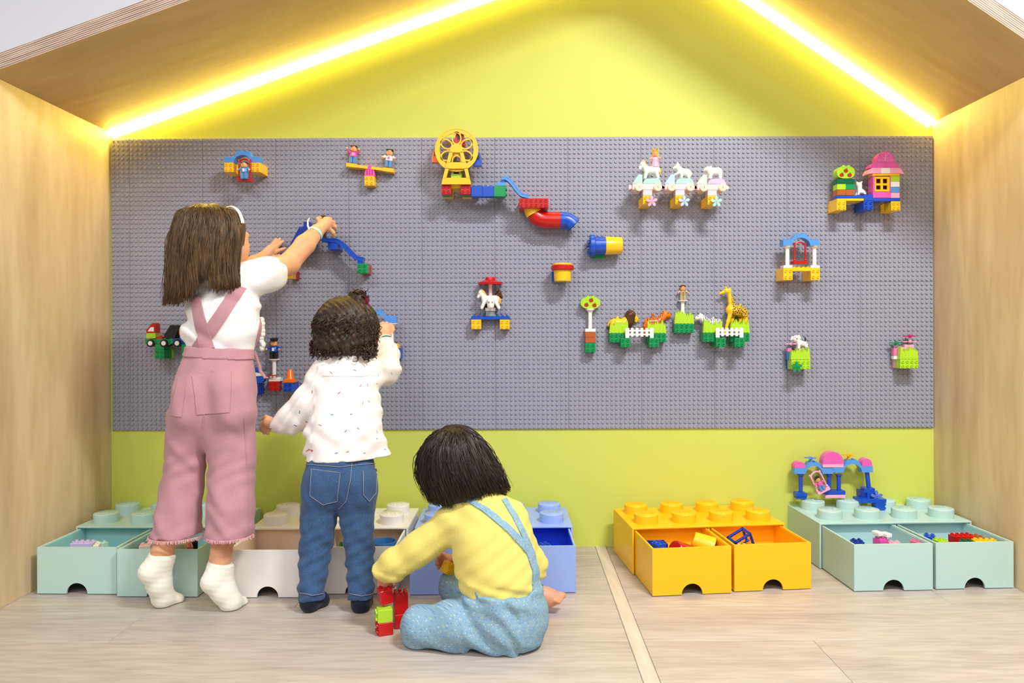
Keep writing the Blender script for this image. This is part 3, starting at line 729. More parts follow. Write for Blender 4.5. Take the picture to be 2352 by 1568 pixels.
def figure(name, label, px, py, Y, hpx, shirt, pants, hair='hairplastic', hat=None, rz=0.0, tilt=0.0, seated=False, arms=(0.5, 0.5), crown=False, skirt=False, print_=None, seat_y=None):
    """small toy person, feet at (px, py)"""
    H = hpx*mpp(Y); base = P(px, py, Y)
    t = thing(name, (0, 0, 0), label, 'toy figure', 'toy figures'); k = H
    lg = MB()
    for sx in (-1, 1):
        if seated: lg.box((sx*.105*k, -.13*k, .13*k), (.19*k, .44*k, .20*k), .02*k); lg.box((sx*.105*k, -.31*k, .06*k), (.18*k, .14*k, .16*k), .02*k)
        else: lg.box((sx*.105*k, 0, .19*k), (.19*k, .25*k, .38*k), .03*k)
    if skirt: lg = MB().lathe((0, 0, 0), [(.26*k, 0), (.25*k, .1*k), (.17*k, .4*k), (.15*k, .42*k)], 16)
    lg.build('legs' if not skirt else 'skirt', pl(pants), t)
    z0 = .20*k if seated else .37*k
    MB().lathe((0, 0, 0), [(.20*k, z0), (.215*k, z0+.03*k), (.18*k, z0+.2*k), (.10*k, z0+.3*k)], 14).xf(Matrix.Diagonal((1, .75, 1, 1))).build('torso', pl(shirt), t)
    if print_: MB().box((0, -.155*k, z0+.13*k), (.12*k, .01*k, .16*k), .003*k).build('shirt_print', pl(print_), t)
    for sx, a in zip((-1, 1), arms):
        sh = Vector((sx*.18*k, 0, z0+.24*k)); el = sh+Vector((sx*.12*k, -.03*k, -.06*k if a < 1 else .05*k)); hd = el+Vector((sx*.03*k, -.13*k, -.05*k if a < 1 else .12*k))
        ao = MB().tube([sh, el, hd], [.07*k, .065*k, .055*k], 8).build('arm', pl(shirt), t)
        MB().ell(hd+Vector((0, -.03*k, 0)), .06*k, 8, 6).build('hand', pl('skinplastic'), ao)
    hz = z0+.30*k; hc = Vector((0, 0, hz+.16*k))
    ho = MB().lathe((0, 0, 0), [(.12*k, hz), (.165*k, hz+.05*k), (.175*k, hz+.16*k), (.15*k, hz+.27*k), (.09*k, hz+.31*k)], 16).build('head', pl('skinplastic'), t)
    fm = MB()
    for sx in (-1, 1): fm.ell(hc+Vector((sx*.06*k, -.165*k, .03*k)), (.018*k, .01*k, .024*k), 8, 5)
    fm.box(hc+Vector((0, -.170*k, -.05*k)), (.07*k, .008*k, .014*k), 0)
    fm.build('face_print', pl('black'), ho)
    if hat:
        MB().lathe((0, 0, 0), [(.18*k, hz+.24*k), (.185*k, hz+.27*k), (.21*k, hz+.36*k), (.20*k, hz+.40*k), (.1*k, hz+.43*k)], 16).box((0, -.18*k, hz+.25*k), (.26*k, .12*k, .02*k), .004*k).build('cap', pl(hat), t)
    else:
        hm = MB().ell(hc+Vector((0, .035*k, .075*k)), (.195*k, .185*k, .14*k), 14, 8).ell(hc+Vector((0, .07*k, -.02*k)), (.185*k, .14*k, .15*k), 12, 8)
        if crown: hm.ell(hc+Vector((-.14*k, .03*k, -.15*k)), (.08*k, .09*k, .2*k)); hm.ell(hc+Vector((.14*k, .03*k, -.15*k)), (.08*k, .09*k, .2*k))
        else:
            for a in (-.12, 0, .12): hm.ell(hc+Vector((a*k, -.10*k, .13*k)), (.08*k, .07*k, .05*k), 8, 6)
        hm.build('hair', pl(hair), t)
        if crown:
            cm = MB(); n = 7
            for i in range(n):
                a0, a1 = 2*math.pi*i/n, 2*math.pi*(i+1)/n; r = .16*k; zb = hz+.26*k
                q = lambda a, rr, z: Vector((rr*math.cos(a), rr*math.sin(a), z))
                am = (a0+a1)/2; zt = zb+.27*k
                pts = [q(a0, r, zb), q(a1, r, zb), q(a1, r*1.15, zb+.08*k), q(am, r*1.55, zt), q(a0, r*1.15, zb+.08*k)]
                cm.prism(pts, -Vector((math.cos(am), math.sin(am), 0))*.03*k)
            cm.build('crown', pl('gold'), t)
    t.location = base; t.rotation_euler = (0, tilt, rz)
    return t
# ------------------------------------------------------------------ constructions on the stud board
Y4 = BY-.0002-4*.0192
# blue arch with swing, top left
T = Toy('swing_gate', 'blue toy arch on yellow brick stacks with a red swing, upper left of the board', 'toy swing', 564, 394, BY)
T.stack(515, 373, 536, 395, ['yellow']*4); T.stack(577, 373, 598, 395, ['yellow']*4)
T.arch(515, 598, 347, 361, 373, 537, 577, 546, 572, Y4, .032, 'azure'); T.swing(547, 577, 364, 413, Y4-.004, 'red')
figure('toy_child', 'toy figure in blue dungarees sitting in the red swing at upper left', 561.5, 411.5, Y4-.016, 40, 'azure', 'denimplastic', print_='white')
# seesaw
Yf = BY-.0002-2*.0192
T = Toy('seesaw', 'yellow toy seesaw on a pink hinge, upper left of the board', 'toy seesaw', 849, 426, BY)
T.stack(837, 404, 860, 426, ['yellow']*2)
T.poly('hinge', [(837, 404), (861, 404), (860, 394), (854, 382), (851, 379.5), (847, 379.5), (844, 382), (838, 394)], Yf, .030, 'pink')
for xx in (843, 849, 855): T.box('hinge_rib', xx-1, 388, xx+1, 401, Yf-.0012, .002, 'magenta', bev=0)
T.mb('hinge_pin', MB().cyl(P(849, 384, Yf-.003), P(849, 384, Yf+.033), 4*mpp(Yf), n=14, hole=2*mpp(Yf), hdep=.002), 'pink')
def tilted(part, xa, ya, xb, yb, th, Yf, dep, color):
    dx, dy = xb-xa, yb-ya; L = math.hypot(dx, dy); nx, ny = -dy/L*th/2, dx/L*th/2
    T.poly(part, [(xa+nx, ya+ny), (xb+nx, yb+ny), (xb-nx, yb-ny), (xa-nx, ya-ny)], Yf, dep, color)
tilted('plank', 796, 378.5, 903, 391.5, 6, Yf-.001, .033, 'yellow'); tilted('seat_block', 795, 377.5, 818, 380.4, 8.5, Yf-.0015, .034, 'yellow'); tilted('seat_block', 880, 388.2, 904, 391.2, 8.5, Yf-.0015, .034, 'yellow')
figure('toy_child', 'toy girl in a pink top standing on the left end of the yellow seesaw', 810, 375.5, Yf+.014, 41, 'pink', 'denimplastic', arms=(1, 1), tilt=.1, print_='palepink')
figure('toy_child', 'toy boy in a white shirt standing on the right end of the yellow seesaw', 891.5, 385, Yf+.014, 42, 'white', 'denimplastic', hair='black', tilt=.12, print_='rose')

# ferris wheel
Yw = BY-.0002-5*.0192
T = Toy('ferris_wheel', 'yellow toy ferris wheel with coloured gondolas on red bricks', 'toy ferris wheel', 1048, 446, BY)
T.stack(1014, 423, 1036, 446, ['yellow', 'yellow', 'green', 'green', 'red']); T.stack(1058, 423, 1081, 446, ['yellow', 'yellow', 'green', 'green', 'red'])
def ringpoly(c, r0, r1, y0, y1, n=40, ex=1.0, ez=1.0):
    mb = MB(); vs = []
    for (r, y) in ((r1, y0), (r1, y1), (r0, y1), (r0, y0)):
        for i in range(n):
            a = 2*math.pi*i/n; vs.append((c.x+r*ex*math.cos(a), y, c.z+r*ez*math.sin(a)))
    fs = []
    for k in range(4):
        for i in range(n):
            j = (i+1) % n; k2 = (k+1) % 4; fs.append((k*n+i, k*n+j, k2*n+j, k2*n+i))
    return mb.add(vs, fs)
def wheel_disc(Yd, part):
    c = P(1048.7, 344, Yd); s = mpp(Yd); mb = ringpoly(c, 39*s, 50*s, Yd, Yd+.005)
    m2 = ringpoly(c, 47.5*s, 50*s, Yd-.0015, Yd+.006); mb.add(m2.v, m2.f)
    for k in range(6):
        a = math.pi/2+k*math.pi/3; pc = Vector((c.x+26.5*s*math.cos(a), 0, c.z+26.5*s*math.sin(a)))
        M = Matrix.Rotation(-(a-math.pi/2), 4, 'Y')
        o = ringpoly(Vector((0, 0, 0)), 8.6*s, 11.5*s, -.0025, .0025, 24, 1.0, 1.38); o.v = [tuple(M @ Vector(v)+Vector((pc.x, Yd+.0025, pc.z))) for v in o.v]; mb.add(o.v, o.f)
    mb.cyl((c.x, Yd-.001, c.z), (c.x, Yd+.006, c.z), 12*s, n=24)
    for k in range(4):
        a = math.pi/4+k*math.pi/2; mb.box((c.x+44*s*math.cos(a), Yd-.001, c.z+44*s*math.sin(a)), (.002, .003, .002))
    mb.build(part, pl('yellow'), T.t)
wheel_disc(Yw-.004, 'wheel_disc'); wheel_disc(Yw+.045, 'wheel_disc')
c = P(1048.7, 344, Yw); T.mb('axle', MB().cyl((c.x, Yw-.012, c.z), (c.x, Yw+.065, c.z), .005), 'yellow')
def aframe(Yd):
    mb = MB()
    def strip(pts): mb.prism([P(x, y, Yd) for x, y in pts], (0, .006, 0))
    strip([(1014, 423), (1082, 423), (1079, 408), (1017, 408)])
    strip([(1017, 408.5), (1025, 408.5), (1031, 386), (1022.5, 386)]); strip([(1079, 408.5), (1071, 408.5), (1066, 386), (1074, 386)])
    strip([(1022.5, 387), (1074, 387), (1070.5, 372.5), (1026, 372.5)])
    strip([(1026, 373), (1034, 373), (1040, 349), (1032, 349)]); strip([(1070.5, 373), (1061, 373), (1056, 349), (1064, 349)])
    strip([(1032, 350), (1064, 350), (1061, 337), (1056, 331.5), (1040, 331.5), (1035, 337)])
    mb.build('support_frame', pl('yellow'), T.t)
aframe(Yw-.013); aframe(Yw+.056)
T.box('base_bar', 1036, 425, 1058, 432, Yw+.01, .06, 'yellow')
def gondola(x0, y0, x1, y1, color):
    Yg = Yw+.010; T.poly('gondola', [(x0, y1), (x1, y1), (x1, y1-(y1-y0)*.42), (x1-(x1-x0)*.16, y0+(y1-y0)*.12), ((x0+x1)/2, y0), (x0+(x1-x0)*.16, y0+(y1-y0)*.12), (x0, y1-(y1-y0)*.42)], Yg, .028, color)
    T.box('gondola_opening', x0+(x1-x0)*.25, y0+(y1-y0)*.28, x1-(x1-x0)*.25, y0+(y1-y0)*.58, Yg-.0006, .001, 'black', bev=0)
gondola(992, 340, 1013, 372, 'orange'); gondola(1086, 348, 1106, 380, 'blue'); gondola(1044, 303, 1068, 333, 'red'); gondola(1036, 386, 1060, 409, 'lime')

# blue bricks and slide beside the wheel
T = Toy('toy_slide', 'row of blue and green bricks with a curved blue slide, right of the ferris wheel', 'toy slide', 1120, 450, BY)
for xa, xb, cc, kw in ((1082, 1108, 'blue', {}), (1108, 1134.5, 'blue', {}), (1134.5, 1161, 'green', dict(side=(1, 2)))):
    T.box('brick', xa+.1, 427, xb-.1, 451, Yw+.002, .036, cc, up=(2, 2), **kw)
T.box('peg', 1083, 430, 1100, 448, Yw+.038, -Yw-.038+BY, 'blue', bev=0); T.box('peg', 1137, 430, 1158, 448, Yw+.038, -Yw-.038+BY, 'green', bev=0)
def chute(pts, Yf, wid, railpx, color, part='chute'):
    """curved slide: floor between two side rails"""
    def band(off0, off1, yf, dep):
        up, dn = [], []
        for i, (x, y) in enumerate(pts):
            x0, y0 = pts[max(i-1, 0)]; x1, y1 = pts[min(i+1, len(pts)-1)]; L = math.hypot(x1-x0, y1-y0); nx, ny = (y1-y0)/L, -(x1-x0)/L
            up.append((x+nx*off0, y+ny*off0)); dn.append((x+nx*off1, y+ny*off1))
        m = MB()
        for i in range(len(pts)-1):
            m.prism([P(*q, Yf).copy()+Vector((0, yf, 0)) for q in (up[i], up[i+1], dn[i+1], dn[i])], (0, dep, 0))
        return m
    m = band(-railpx*.1, -railpx*.42, .0035, wid-.007)
    for yy in (0.0, wid-.004):
        b = band(railpx*.5, -railpx*.5, yy, .004); m.add(b.v, b.f)
    for yy in (-.0012,):
        b = band(railpx*.5, railpx*.25, yy, .006); m.add(b.v, b.f)
    return m.build(part, pl(color), T.t)
def curve(pts, n=24):
    P4 = [Vector(p) for p in pts]; out = []
    for i in range(n+1):
        t = i/n*(len(P4)-1); k = min(int(t), len(P4)-2); f = t-k
        p0, p1, p2, p3 = P4[max(k-1, 0)], P4[k], P4[k+1], P4[min(k+2, len(P4)-1)]
        out.append(tuple(.5*((2*p1)+(-p0+p2)*f+(2*p0-5*p1+4*p2-p3)*f*f+(-p0+3*p1-3*p2+p3)*f**3)))
    return out
T.box('slide_foot', 1140, 418, 1160, 426.8, Yw+.006, .03, 'azure', up=(1, 1)); T.box('slide_foot', 1151, 410, 1160, 419, Yw+.006, .03, 'blue')
chute(curve([(1152, 409), (1163, 409), (1175, 419), (1187, 435), (1199, 447), (1215, 451)]), Yw+.003, .03, 8, 'azure')

# red brick with tube
T = Toy('tube_slide', 'red six-stud brick with a yellow, red and blue pipe curving out below', 'toy tube', 1226, 476, BY)
T.stack(1192.5, 455, 1259.6, 477, ['red']*5, 6, 2)
def pipe(part, pts, r0, color, Yc=-.058, fl=(), op=False):
    mb = MB(); path = [P(x, y, Yc) for x, y in pts]; s = mpp(Yc)
    mb.tube(path, r0*s, 24, cap=not op)
    for k in fl:
        d = (path[min(k+1, len(path)-1)]-path[max(k-1, 0)]).normalized()*.0025; mb.cyl(path[k]-d, path[k]+d, (r0+1)*s, n=24)
    if op:
        d = (path[-1]-path[-2]).normalized(); inner = [p-d*.001 for p in path]; mb.tube(list(reversed(path)), (r0-1.5)*s, 24, cap=False)
    return mb.build(part, pl(color), T.t)
pipe('pipe_start', [(1222, 478), (1223.5, 485), (1227, 491.5)], 19, 'yellow'); pipe('pipe_elbow', [(1227.3, 492), (1232, 498), (1241, 503), (1250, 505), (1258, 505.3)], 18.8, 'red', fl=(4,))
pipe('pipe_straight', [(1258.6, 505.3), (1270, 505.3), (1288.5, 505.3)], 18.6, 'red'); pipe('pipe_end', curve([(1289, 505.3), (1300, 506), (1309, 510), (1318, 518)], 8), 18.6, 'blue', fl=(0,), op=True)

# blue tube with yellow cup
T = Toy('tube_and_cup', 'blue toy tube with a yellow cup pushed onto it, lying sideways on the board', 'toy tube', 1388, 570, BY)
Yc = BY-.040
T.box('brick', 1362, 572, 1388, 593, BY-.0202, .02, 'green')
def lx(part, prof, color, cx=0):
    c0 = P(0, 569, Yc); s = mpp(Yc); pr = [(r*s, P(x, 569, Yc).x) for x, r in prof]
    return MB().lathe((0, Yc, c0.z-.0), pr, 28, 'X').build(part, pl(color), T.t)
lx('tube', [(1362, 20.5), (1390.5, 20.5)], 'blue'); lx('flange', [(1354, 24), (1356, 25.5), (1364, 25.5), (1366, 24)], 'blue'); lx('yellow_cup', [(1390, 20.6), (1391, 21.6), (1393, 21.6), (1394, 20.8), (1427, 19), (1428, 18.4)], 'yellow')
cc = P(1354, 568, Yc)
for k in range(6):
    a = math.pi*k/3+.3; p = Vector((cc.x+.001, Yc+.022*math.cos(a), cc.z+.022*math.sin(a))); T.mb('stud', MB().cyl(p, p-Vector((.009, 0, 0)), .0045, n=12), 'blue')
# yellow cup with red lid
T = Toy('lidded_cup', 'yellow toy cup with a red rim standing out from the middle of the board', 'toy cup', 1292, 646, BY)
T.stack(1268, 623, 1290, 646, ['blue'])
Yc = BY-.0205-.033
def lz(part, prof, color, cx=1292):
    s = mpp(Yc); x = P(cx, 620, Yc).x; pr = [(r*s, P(cx, y, Yc).z) for y, r in prof]
    return MB().lathe((x, Yc, 0), pr, 28).build(part, pl(color), T.t)
lz('cup', [(646, 18.6), (645, 19.4), (619, 20.3)], 'yellow'); lz('rim', [(621, 24), (619, 26), (611, 26), (609, 24)], 'red'); lz('lid', [(609, 22.5), (605.5, 22), (604.5, 20)], 'yellow')

# ---- animals -------------------------------------------------------
def faces_in(V, Q, fn):
    c = V[Q].mean(1); return fn(c)
class Animal:
    def __init__(s, name, label, Y, x0, y0, x1, y1, thick=0.034, h=0.0011):
        s.Y = Y; a, b = P(x0, y1, Y), P(x1, y0, Y); s.s = mpp(Y)
        s.t = thing(name, P((x0+x1)/2, y1, Y), label, 'toy animal', 'toy animals on the board')
        s.f = Field((a.x-.004, Y-thick/2-.003, a.z-.004), (b.x+.004, Y+thick/2+.003, b.z+.004), h)
    def p(s, x, y, dy=0): q = P(x, y, s.Y); return Vector((q.x, s.Y+dy, q.z))
    def c(s, x0, y0, x1, y1, r0, r1, dy0=0, dy1=None, k=2.5, sq=(1, 1, 1)):
        s.f.rc(s.p(x0, y0, dy0), s.p(x1, y1, dy0 if dy1 is None else dy1), r0*s.s, r1*s.s, k*s.s, sq); return s
    def legs(s, lst, w=.007, k=2.0):
        for x0, y0, x1, y1, r0, r1 in lst:
            for sg in (-1, 1): s.c(x0, y0, x1, y1, r0, r1, sg*w, sg*(w+.001), k)
        return s
    def done(s, mats, part='body', region=None, smooth=3):
        V, Q = s.f.surface(smooth); fi = None
        if region is not None: fi = region(V[Q].mean(1)).astype(int)
        s.o = mesh_np(part, V, Q, mats, s.t, org_of(s.t), faceidx=fi); return s
    def eyes(s, x, y, r=1.1, dy=.006, color='black'):
        for sg in (-1, 1): MB().ell(s.p(x, y, sg*dy), r*s.s, 8, 6).build('eye', pl(color), s.t)
        return s
    def dot(s, x, y, r, dy, part='nose', color='black'):
        MB().ell(s.p(x, y, dy), r*s.s, 8, 6).build(part, pl(color), s.t); return s
def pattern(name, base, mark, kind):
    m, n, l, b = newmat(name); b.inputs['Roughness'].default_value = .3
    co = n.new('ShaderNodeTexCoord')
    if kind in ('stripes', 'zebra'):
        t = n.new('ShaderNodeTexWave'); t.wave_type = 'BANDS'; t.bands_direction = 'X'; t.inputs['Scale'].default_value = 55 if kind == 'stripes' else 48; t.inputs['Distortion'].default_value = 5; t.inputs['Detail'].default_value = 2; t.inputs['Detail Scale'].default_value = 2
        r = ramp(n, [(.28, mark), (.36, base)]); o = t.outputs['Fac']
    elif kind == 'giraffe':
        t = n.new('ShaderNodeTexVoronoi'); t.feature = 'DISTANCE_TO_EDGE'; t.inputs['Scale'].default_value = 150; r = ramp(n, [(.09, base), (.13, mark)]); o = t.outputs['Distance']
    elif kind == 'spots':
        t = n.new('ShaderNodeTexVoronoi'); t.inputs['Scale'].default_value = 190; r = ramp(n, [(.22, mark), (.27, base)]); o = t.outputs['Distance']
    l.new(co.outputs['Object'], t.inputs['Vector']); r.color_ramp.interpolation = 'LINEAR'
    l.new(o, r.inputs['Fac']); l.new(r.outputs[0], b.inputs['Base Color']); return m
W3 = pl('white')

# three carts
def cart(i, dx, dy, slope, dome, flow, lab):
    global T
    T = Toy('toy_cart', lab, 'toy cart', 1487+dx, 469+dy, BY)
    X = lambda x: x+dx
    Yd = lambda y: y+dy
    yf = T.stack(X(1477), Yd(448.8), X(1498), Yd(469), ['yellow']*5)
    T.box('pillar', X(1477), Yd(435.6), X(1498), Yd(448.6), yf, .032, 'blush')
    T.box('chassis', X(1453), Yd(422), X(1519.5), Yd(435.4), yf-.001, .034, 'blush')
    T.poly('slope_brick', [(X(a), Yd(b)) for a, b in ((1452, 421.6), (1466.5, 401), (1470, 399.5), (1475.5, 402), (1475.5, 421.6))], yf, .032, slope)
    T.poly('dome_brick', [(X(a), Yd(b)) for a, b in ((1477, 421.6), (1478.2, 417), (1481, 413), (1485.5, 410), (1510, 409), (1515, 412), (1518, 416.5), (1519.3, 421.6))], yf, .032, dome)
    for sx, pts in ((-1, [(1445, 423.5), (1449, 425), (1453, 424), (1453, 434), (1449, 433), (1445, 436)]), (1, [(1519.5, 424), (1524, 427), (1527, 431), (1523, 434), (1519.5, 433)])):
        T.poly('coupling', [(X(a), Yd(b)) for a, b in pts], yf+.008, .016, 'blush')
    s = mpp(yf)
    for wx in (1467.3, 1510.4):
        for yy in (yf-.010, yf+.036):
            q = P(X(wx), Yd(430.4), yf); c0 = Vector((q.x, yy, q.z))
            wo = MB().cyl(c0+Vector((0, .008, 0)), c0, 9.4*s, n=24, bev=.001).build('wheel', pl('cream'), T.t)
            if yy < yf:
                m = ringpoly(c0, 7.3*s, 7.8*s, yy-.0003, yy, 24); r2 = ringpoly(c0, 4.4*s, 4.8*s, yy-.0003, yy, 24); m.add(r2.v, r2.f); m.build('wheel_ring', pl('tan'), wo)
                nm = ONE.copy(); nm.materials.clear(); nm.materials.append(pl('darkbrown'))
                g = link('wheel_number', nm, wo); g.location = c0-Vector(org_of(T.t))-Vector((0, .0007, 0)); g.rotation_euler = (math.pi/2, 0, 0)
    T.flower(X(1497), Yd(462), yf-.010, 13.5, flow)
    return yf
ONE = textmesh('1', 0.0105, 0.0004, 'numeral')
yf = cart(0, 0, 0, 'mint', 'mint', 'palepink', 'pastel toy cart carrying the white horse, leftmost of three')
cart(1, 74.6, 0, 'sky', 'mint', 'sky', 'pastel toy cart carrying the white puppy, middle of three')
cart(2, 148.6, .8, 'cream', 'lilac', 'mint', 'pastel toy cart with lilac dome carrying the polar bear')
ya = yf+.016
A = Animal('toy_horse', 'white toy horse with golden mane standing on the leftmost pastel cart', ya, 1464, 366, 1520, 411)
A.c(1487, 391, 1507, 391, 9, 9.5).c(1485, 388, 1476, 376, 6.5, 4.5).c(1476, 376, 1470, 387, 4.8, 3.4).c(1475, 373, 1474.5, 368.5, 1.6, .8, .003)
A.legs([(1485, 394, 1481, 409, 4.2, 3.2), (1506, 393, 1511, 409, 5, 3.4)]).done(W3); A.eyes(1472, 379.5, 1, .0058)
A.t['label'] = 'white toy horse with golden mane standing on the leftmost pastel cart'
MB().tube([A.p(1475.5, 367.5), A.p(1480, 372), A.p(1484, 378), A.p(1487, 384)], [2*A.s, 2.6*A.s, 2.6*A.s, 1.5*A.s], 8).build('mane', pl('gold'), A.t)
MB().tube([A.p(1513, 386), A.p(1517, 391), A.p(1516, 400)], [2*A.s, 3*A.s, 1.2*A.s], 8).build('tail', pl('gold'), A.t)
figure('toy_princess', 'toy figure in a pink dress with a golden crown riding the white horse', 1505, 384, ya, 36, 'palepink', 'palepink', hair='gold', crown=True, skirt=True, rz=-.2)
A = Animal('toy_puppy', 'white toy puppy with a pricked ear standing on the middle pastel cart', ya, 1543, 371, 1590, 410)
A.c(1563, 394, 1578, 397, 8, 9).c(1562, 391, 1556, 384, 7, 6.5).c(1554, 384, 1546.5, 386.5, 5.5, 2.2).c(1557, 380, 1556.5, 373, 3, 1, .004).c(1557, 380, 1556.5, 373, 3, 1, -.004)
A.legs([(1579, 401, 1581, 408, 5, 3.4), (1566, 398, 1564, 408, 4.2, 3.2)]).c(1563, 396, 1550, 401.5, 3.4, 2.4, -.006).done(W3); A.eyes(1551.5, 381, 1, .0055); A.dot(1545, 386.5, 1.5, 0)
MB().tube([A.p(1585, 394), A.p(1588, 399), A.p(1586, 404)], [2.5*A.s, 2.5*A.s, 1.5*A.s], 8).build('tail', W3, A.t)
A = Animal('toy_polar_bear', 'white toy polar bear standing on the lilac domed pastel cart', ya, 1614, 380, 1660, 411)
A.c(1633, 394, 1649, 394, 9, 9.5).c(1630, 390, 1626, 388, 7, 6).c(1625, 388, 1618, 390, 5, 2.4).c(1632, 383, 1633, 382, 1.8, 1.4, .004).c(1632, 383, 1633, 382, 1.8, 1.4, -.004)
A.legs([(1633, 398, 1630, 409, 4.3, 3.6), (1653, 397, 1653, 409, 5, 3.8)]).done(W3); A.eyes(1624, 385.5, .9, .005); A.dot(1617, 389, 1.4, 0)

# house with apple bush
T = Toy('toy_house', 'pink toy house beside an apple bush tower, upper right of the board', 'toy house', 1990, 482, BY)
T.stack(1922.4, 461, 1943.6, 482.5, ['yellow']*4); T.stack(1984, 461, 2005.8, 481.5, ['blue']*4); T.stack(2047, 462, 2068, 483, ['yellow']*4)
T.box('plate', 1922.5, 455.5, 1984, 461, Y4, .066, 'yellow'); T.box('plate', 1922.5, 448.5, 1984, 455.3, Y4, .033, 'blue'); T.box('brick', 1984.2, 447, 2006, 460.8, Y4, .033, 'blue', up=(2, 2)); T.box('plate', 2006.2, 454.5, 2068, 461.8, Y4, .05, 'blue')
for xa, xb, ya_, yb, cc in ((1923, 1943, 435.2, 448.3, 'brown'), (1943, 1963, 435.2, 448.3, 'brown'), (1923, 1943, 422.4, 435, 'lime'), (1943, 1963, 422.4, 435, 'green'), (1923, 1963.5, 410, 422.2, 'darkgreen')):
    T.box('brick', xa+.1, ya_, xb-.1, yb, Y4, .034, cc)
def rounded(cx, cy, rx, ry, p=2.6, n=28): return [(cx+rx*abs(math.cos(a))**(2/p)*(1 if math.cos(a) > 0 else -1), cy-ry*abs(math.sin(a))**(2/p)*(1 if math.sin(a) > 0 else -1)) for a in [2*math.pi*k/n for k in range(n)]]
def apple(px, py, Y, r=4.8):
    s = mpp(Y); c = P(px, py, Y); m = MB(); pts = []
    for k in range(20):
        a = 2*math.pi*k/20; rr = r*s*(1-.16*max(0, math.sin(a))**6-.05*max(0, -math.sin(a))**6); pts.append(Vector((c.x+rr*1.05*math.cos(a), Y, c.z+rr*.95*math.sin(a))))
    o = m.prism(pts, (0, .0012, 0)).build('apple_print', plain('apple_red', (172, 44, 22), .35), T.t)
    MB().prism([c+Vector((0, -.0002, r*s*.75)), c+Vector((r*s*.6, -.0002, r*s*1.25)), c+Vector((r*s*.75, -.0002, r*s*1.0))], (0, .0012, 0)).prism([c+Vector((-.0003, 0, r*s*.7)), c+Vector((.0003, 0, r*s*.7)), c+Vector((-.0004, 0, r*s*1.35)), c+Vector((-.001, 0, r*s*1.3))], (0, .001, 0)).build('leaf_print', pl('darkgreen'), o)
T.poly('apple_bush', rounded(1943, 395.5, 20.5, 14.2), Y4, .033, 'lime')
for xx in (1937, 1949):
    p = P(xx, 382, Y4+.01); T.mb('stud', MB().cyl(p-Vector((0, 0, .001)), p+Vector((0, 0, .0035)), SR, n=12), 'lime')
apple(1943, 392, Y4-.001); apple(1933.5, 401.5, Y4-.001); apple(1951.5, 402, Y4-.001)
T.box('wall_panel', 2005, 440, 2046.3, 454.3, Y4, .034, 'pink'); T.box('wall_panel', 2005, 403.8, 2009.5, 440, Y4, .034, 'pink'); T.box('wall_panel', 2009.5, 403.8, 2046.3, 440, Y4+.022, .012, 'pink'); T.box('wall_panel', 2043.8, 403.8, 2046.3, 440, Y4, .034, 'pink')
def window(x0, y0, x1, y1):
    m = MB(); b = 3.4
    cnt = [0]
    def bx(a, b_, c, d): cnt[0] += 1; q, r = P(a, d, Y4-.002), P(c, b_, Y4-.002); m.box(((q.x+r.x)/2, Y4+.0005+.00025*cnt[0], (q.z+r.z)/2), (r.x-q.x, .005, r.z-q.z), .0006)
    bx(x0, y0, x1, y0+b+1.5); bx(x0, y1-b-1.5, x1, y1); bx(x0, y0, x0+b, y1); bx(x1-b-2, y0, x1, y1); bx((x0+x1)/2-3.3, y0, (x0+x1)/2+2, y1); bx(x0, (y0+y1)/2-2, x1, (y0+y1)/2+3)
    o = m.build('window_frame', pl('yellow'), T.t)
T.box('window_glass', 2011, 407, 2043, 438, Y4+.012, .002, 'darkbrown', bev=0)
window(2009.5, 405.5, 2043.8, 439.6)
for ya_, yb, cc in ((404, 416.5, 'lime'), (416.8, 429, 'white'), (429.3, 442, 'azure'), (442.3, 454.4, 'palepink')): T.box('brick', 2046.5, ya_, 2066.5, yb, Y4, .034, cc)
T.box('plate', 2004, 398, 2066.5, 403.6, Y4, .034, 'yellow')
def eave(xa, xb, lft):
    if lft: return [(xa, 399.5), (xa+1, 396), (xa+5, 389), (xa+11, 385.3), (xb, 385.3), (xb, 398), (xa+10, 398)]
    return [(xb, 399.5), (xb-1, 396), (xb-5, 389), (xb-11, 385.3), (xa, 385.3), (xa, 398), (xb-10, 398)]
T.poly('roof_eave', eave(1992, 2024, True), Y4-.003, .038, 'palepink'); T.poly('roof_eave', eave(2045, 2076, False), Y4-.003, .038, 'palepink'); T.box('roof_brick', 2024.2, 385.3, 2044.8, 398, Y4-.003, .038, 'white')
T.poly('roof_tile', [(1999, 385), (2001, 379), (2006, 374.5), (2013, 372.3), (2034.8, 372.3), (2034.8, 385)], Y4-.001, .036, 'pink'); T.poly('roof_tile', [(2035, 385), (2035, 372.3), (2055, 372.3), (2060, 374.5), (2064, 379), (2066, 385)], Y4-.001, .036, 'pink')
T.poly('roof_dome', [(2013.5, 372)]+[(2034+20.3*math.cos(a), 370-22.5*math.sin(a)) for a in [math.pi-math.pi*k/16 for k in range(17)]]+[(2054.5, 372)], Y4-.001, .034, 'pink')
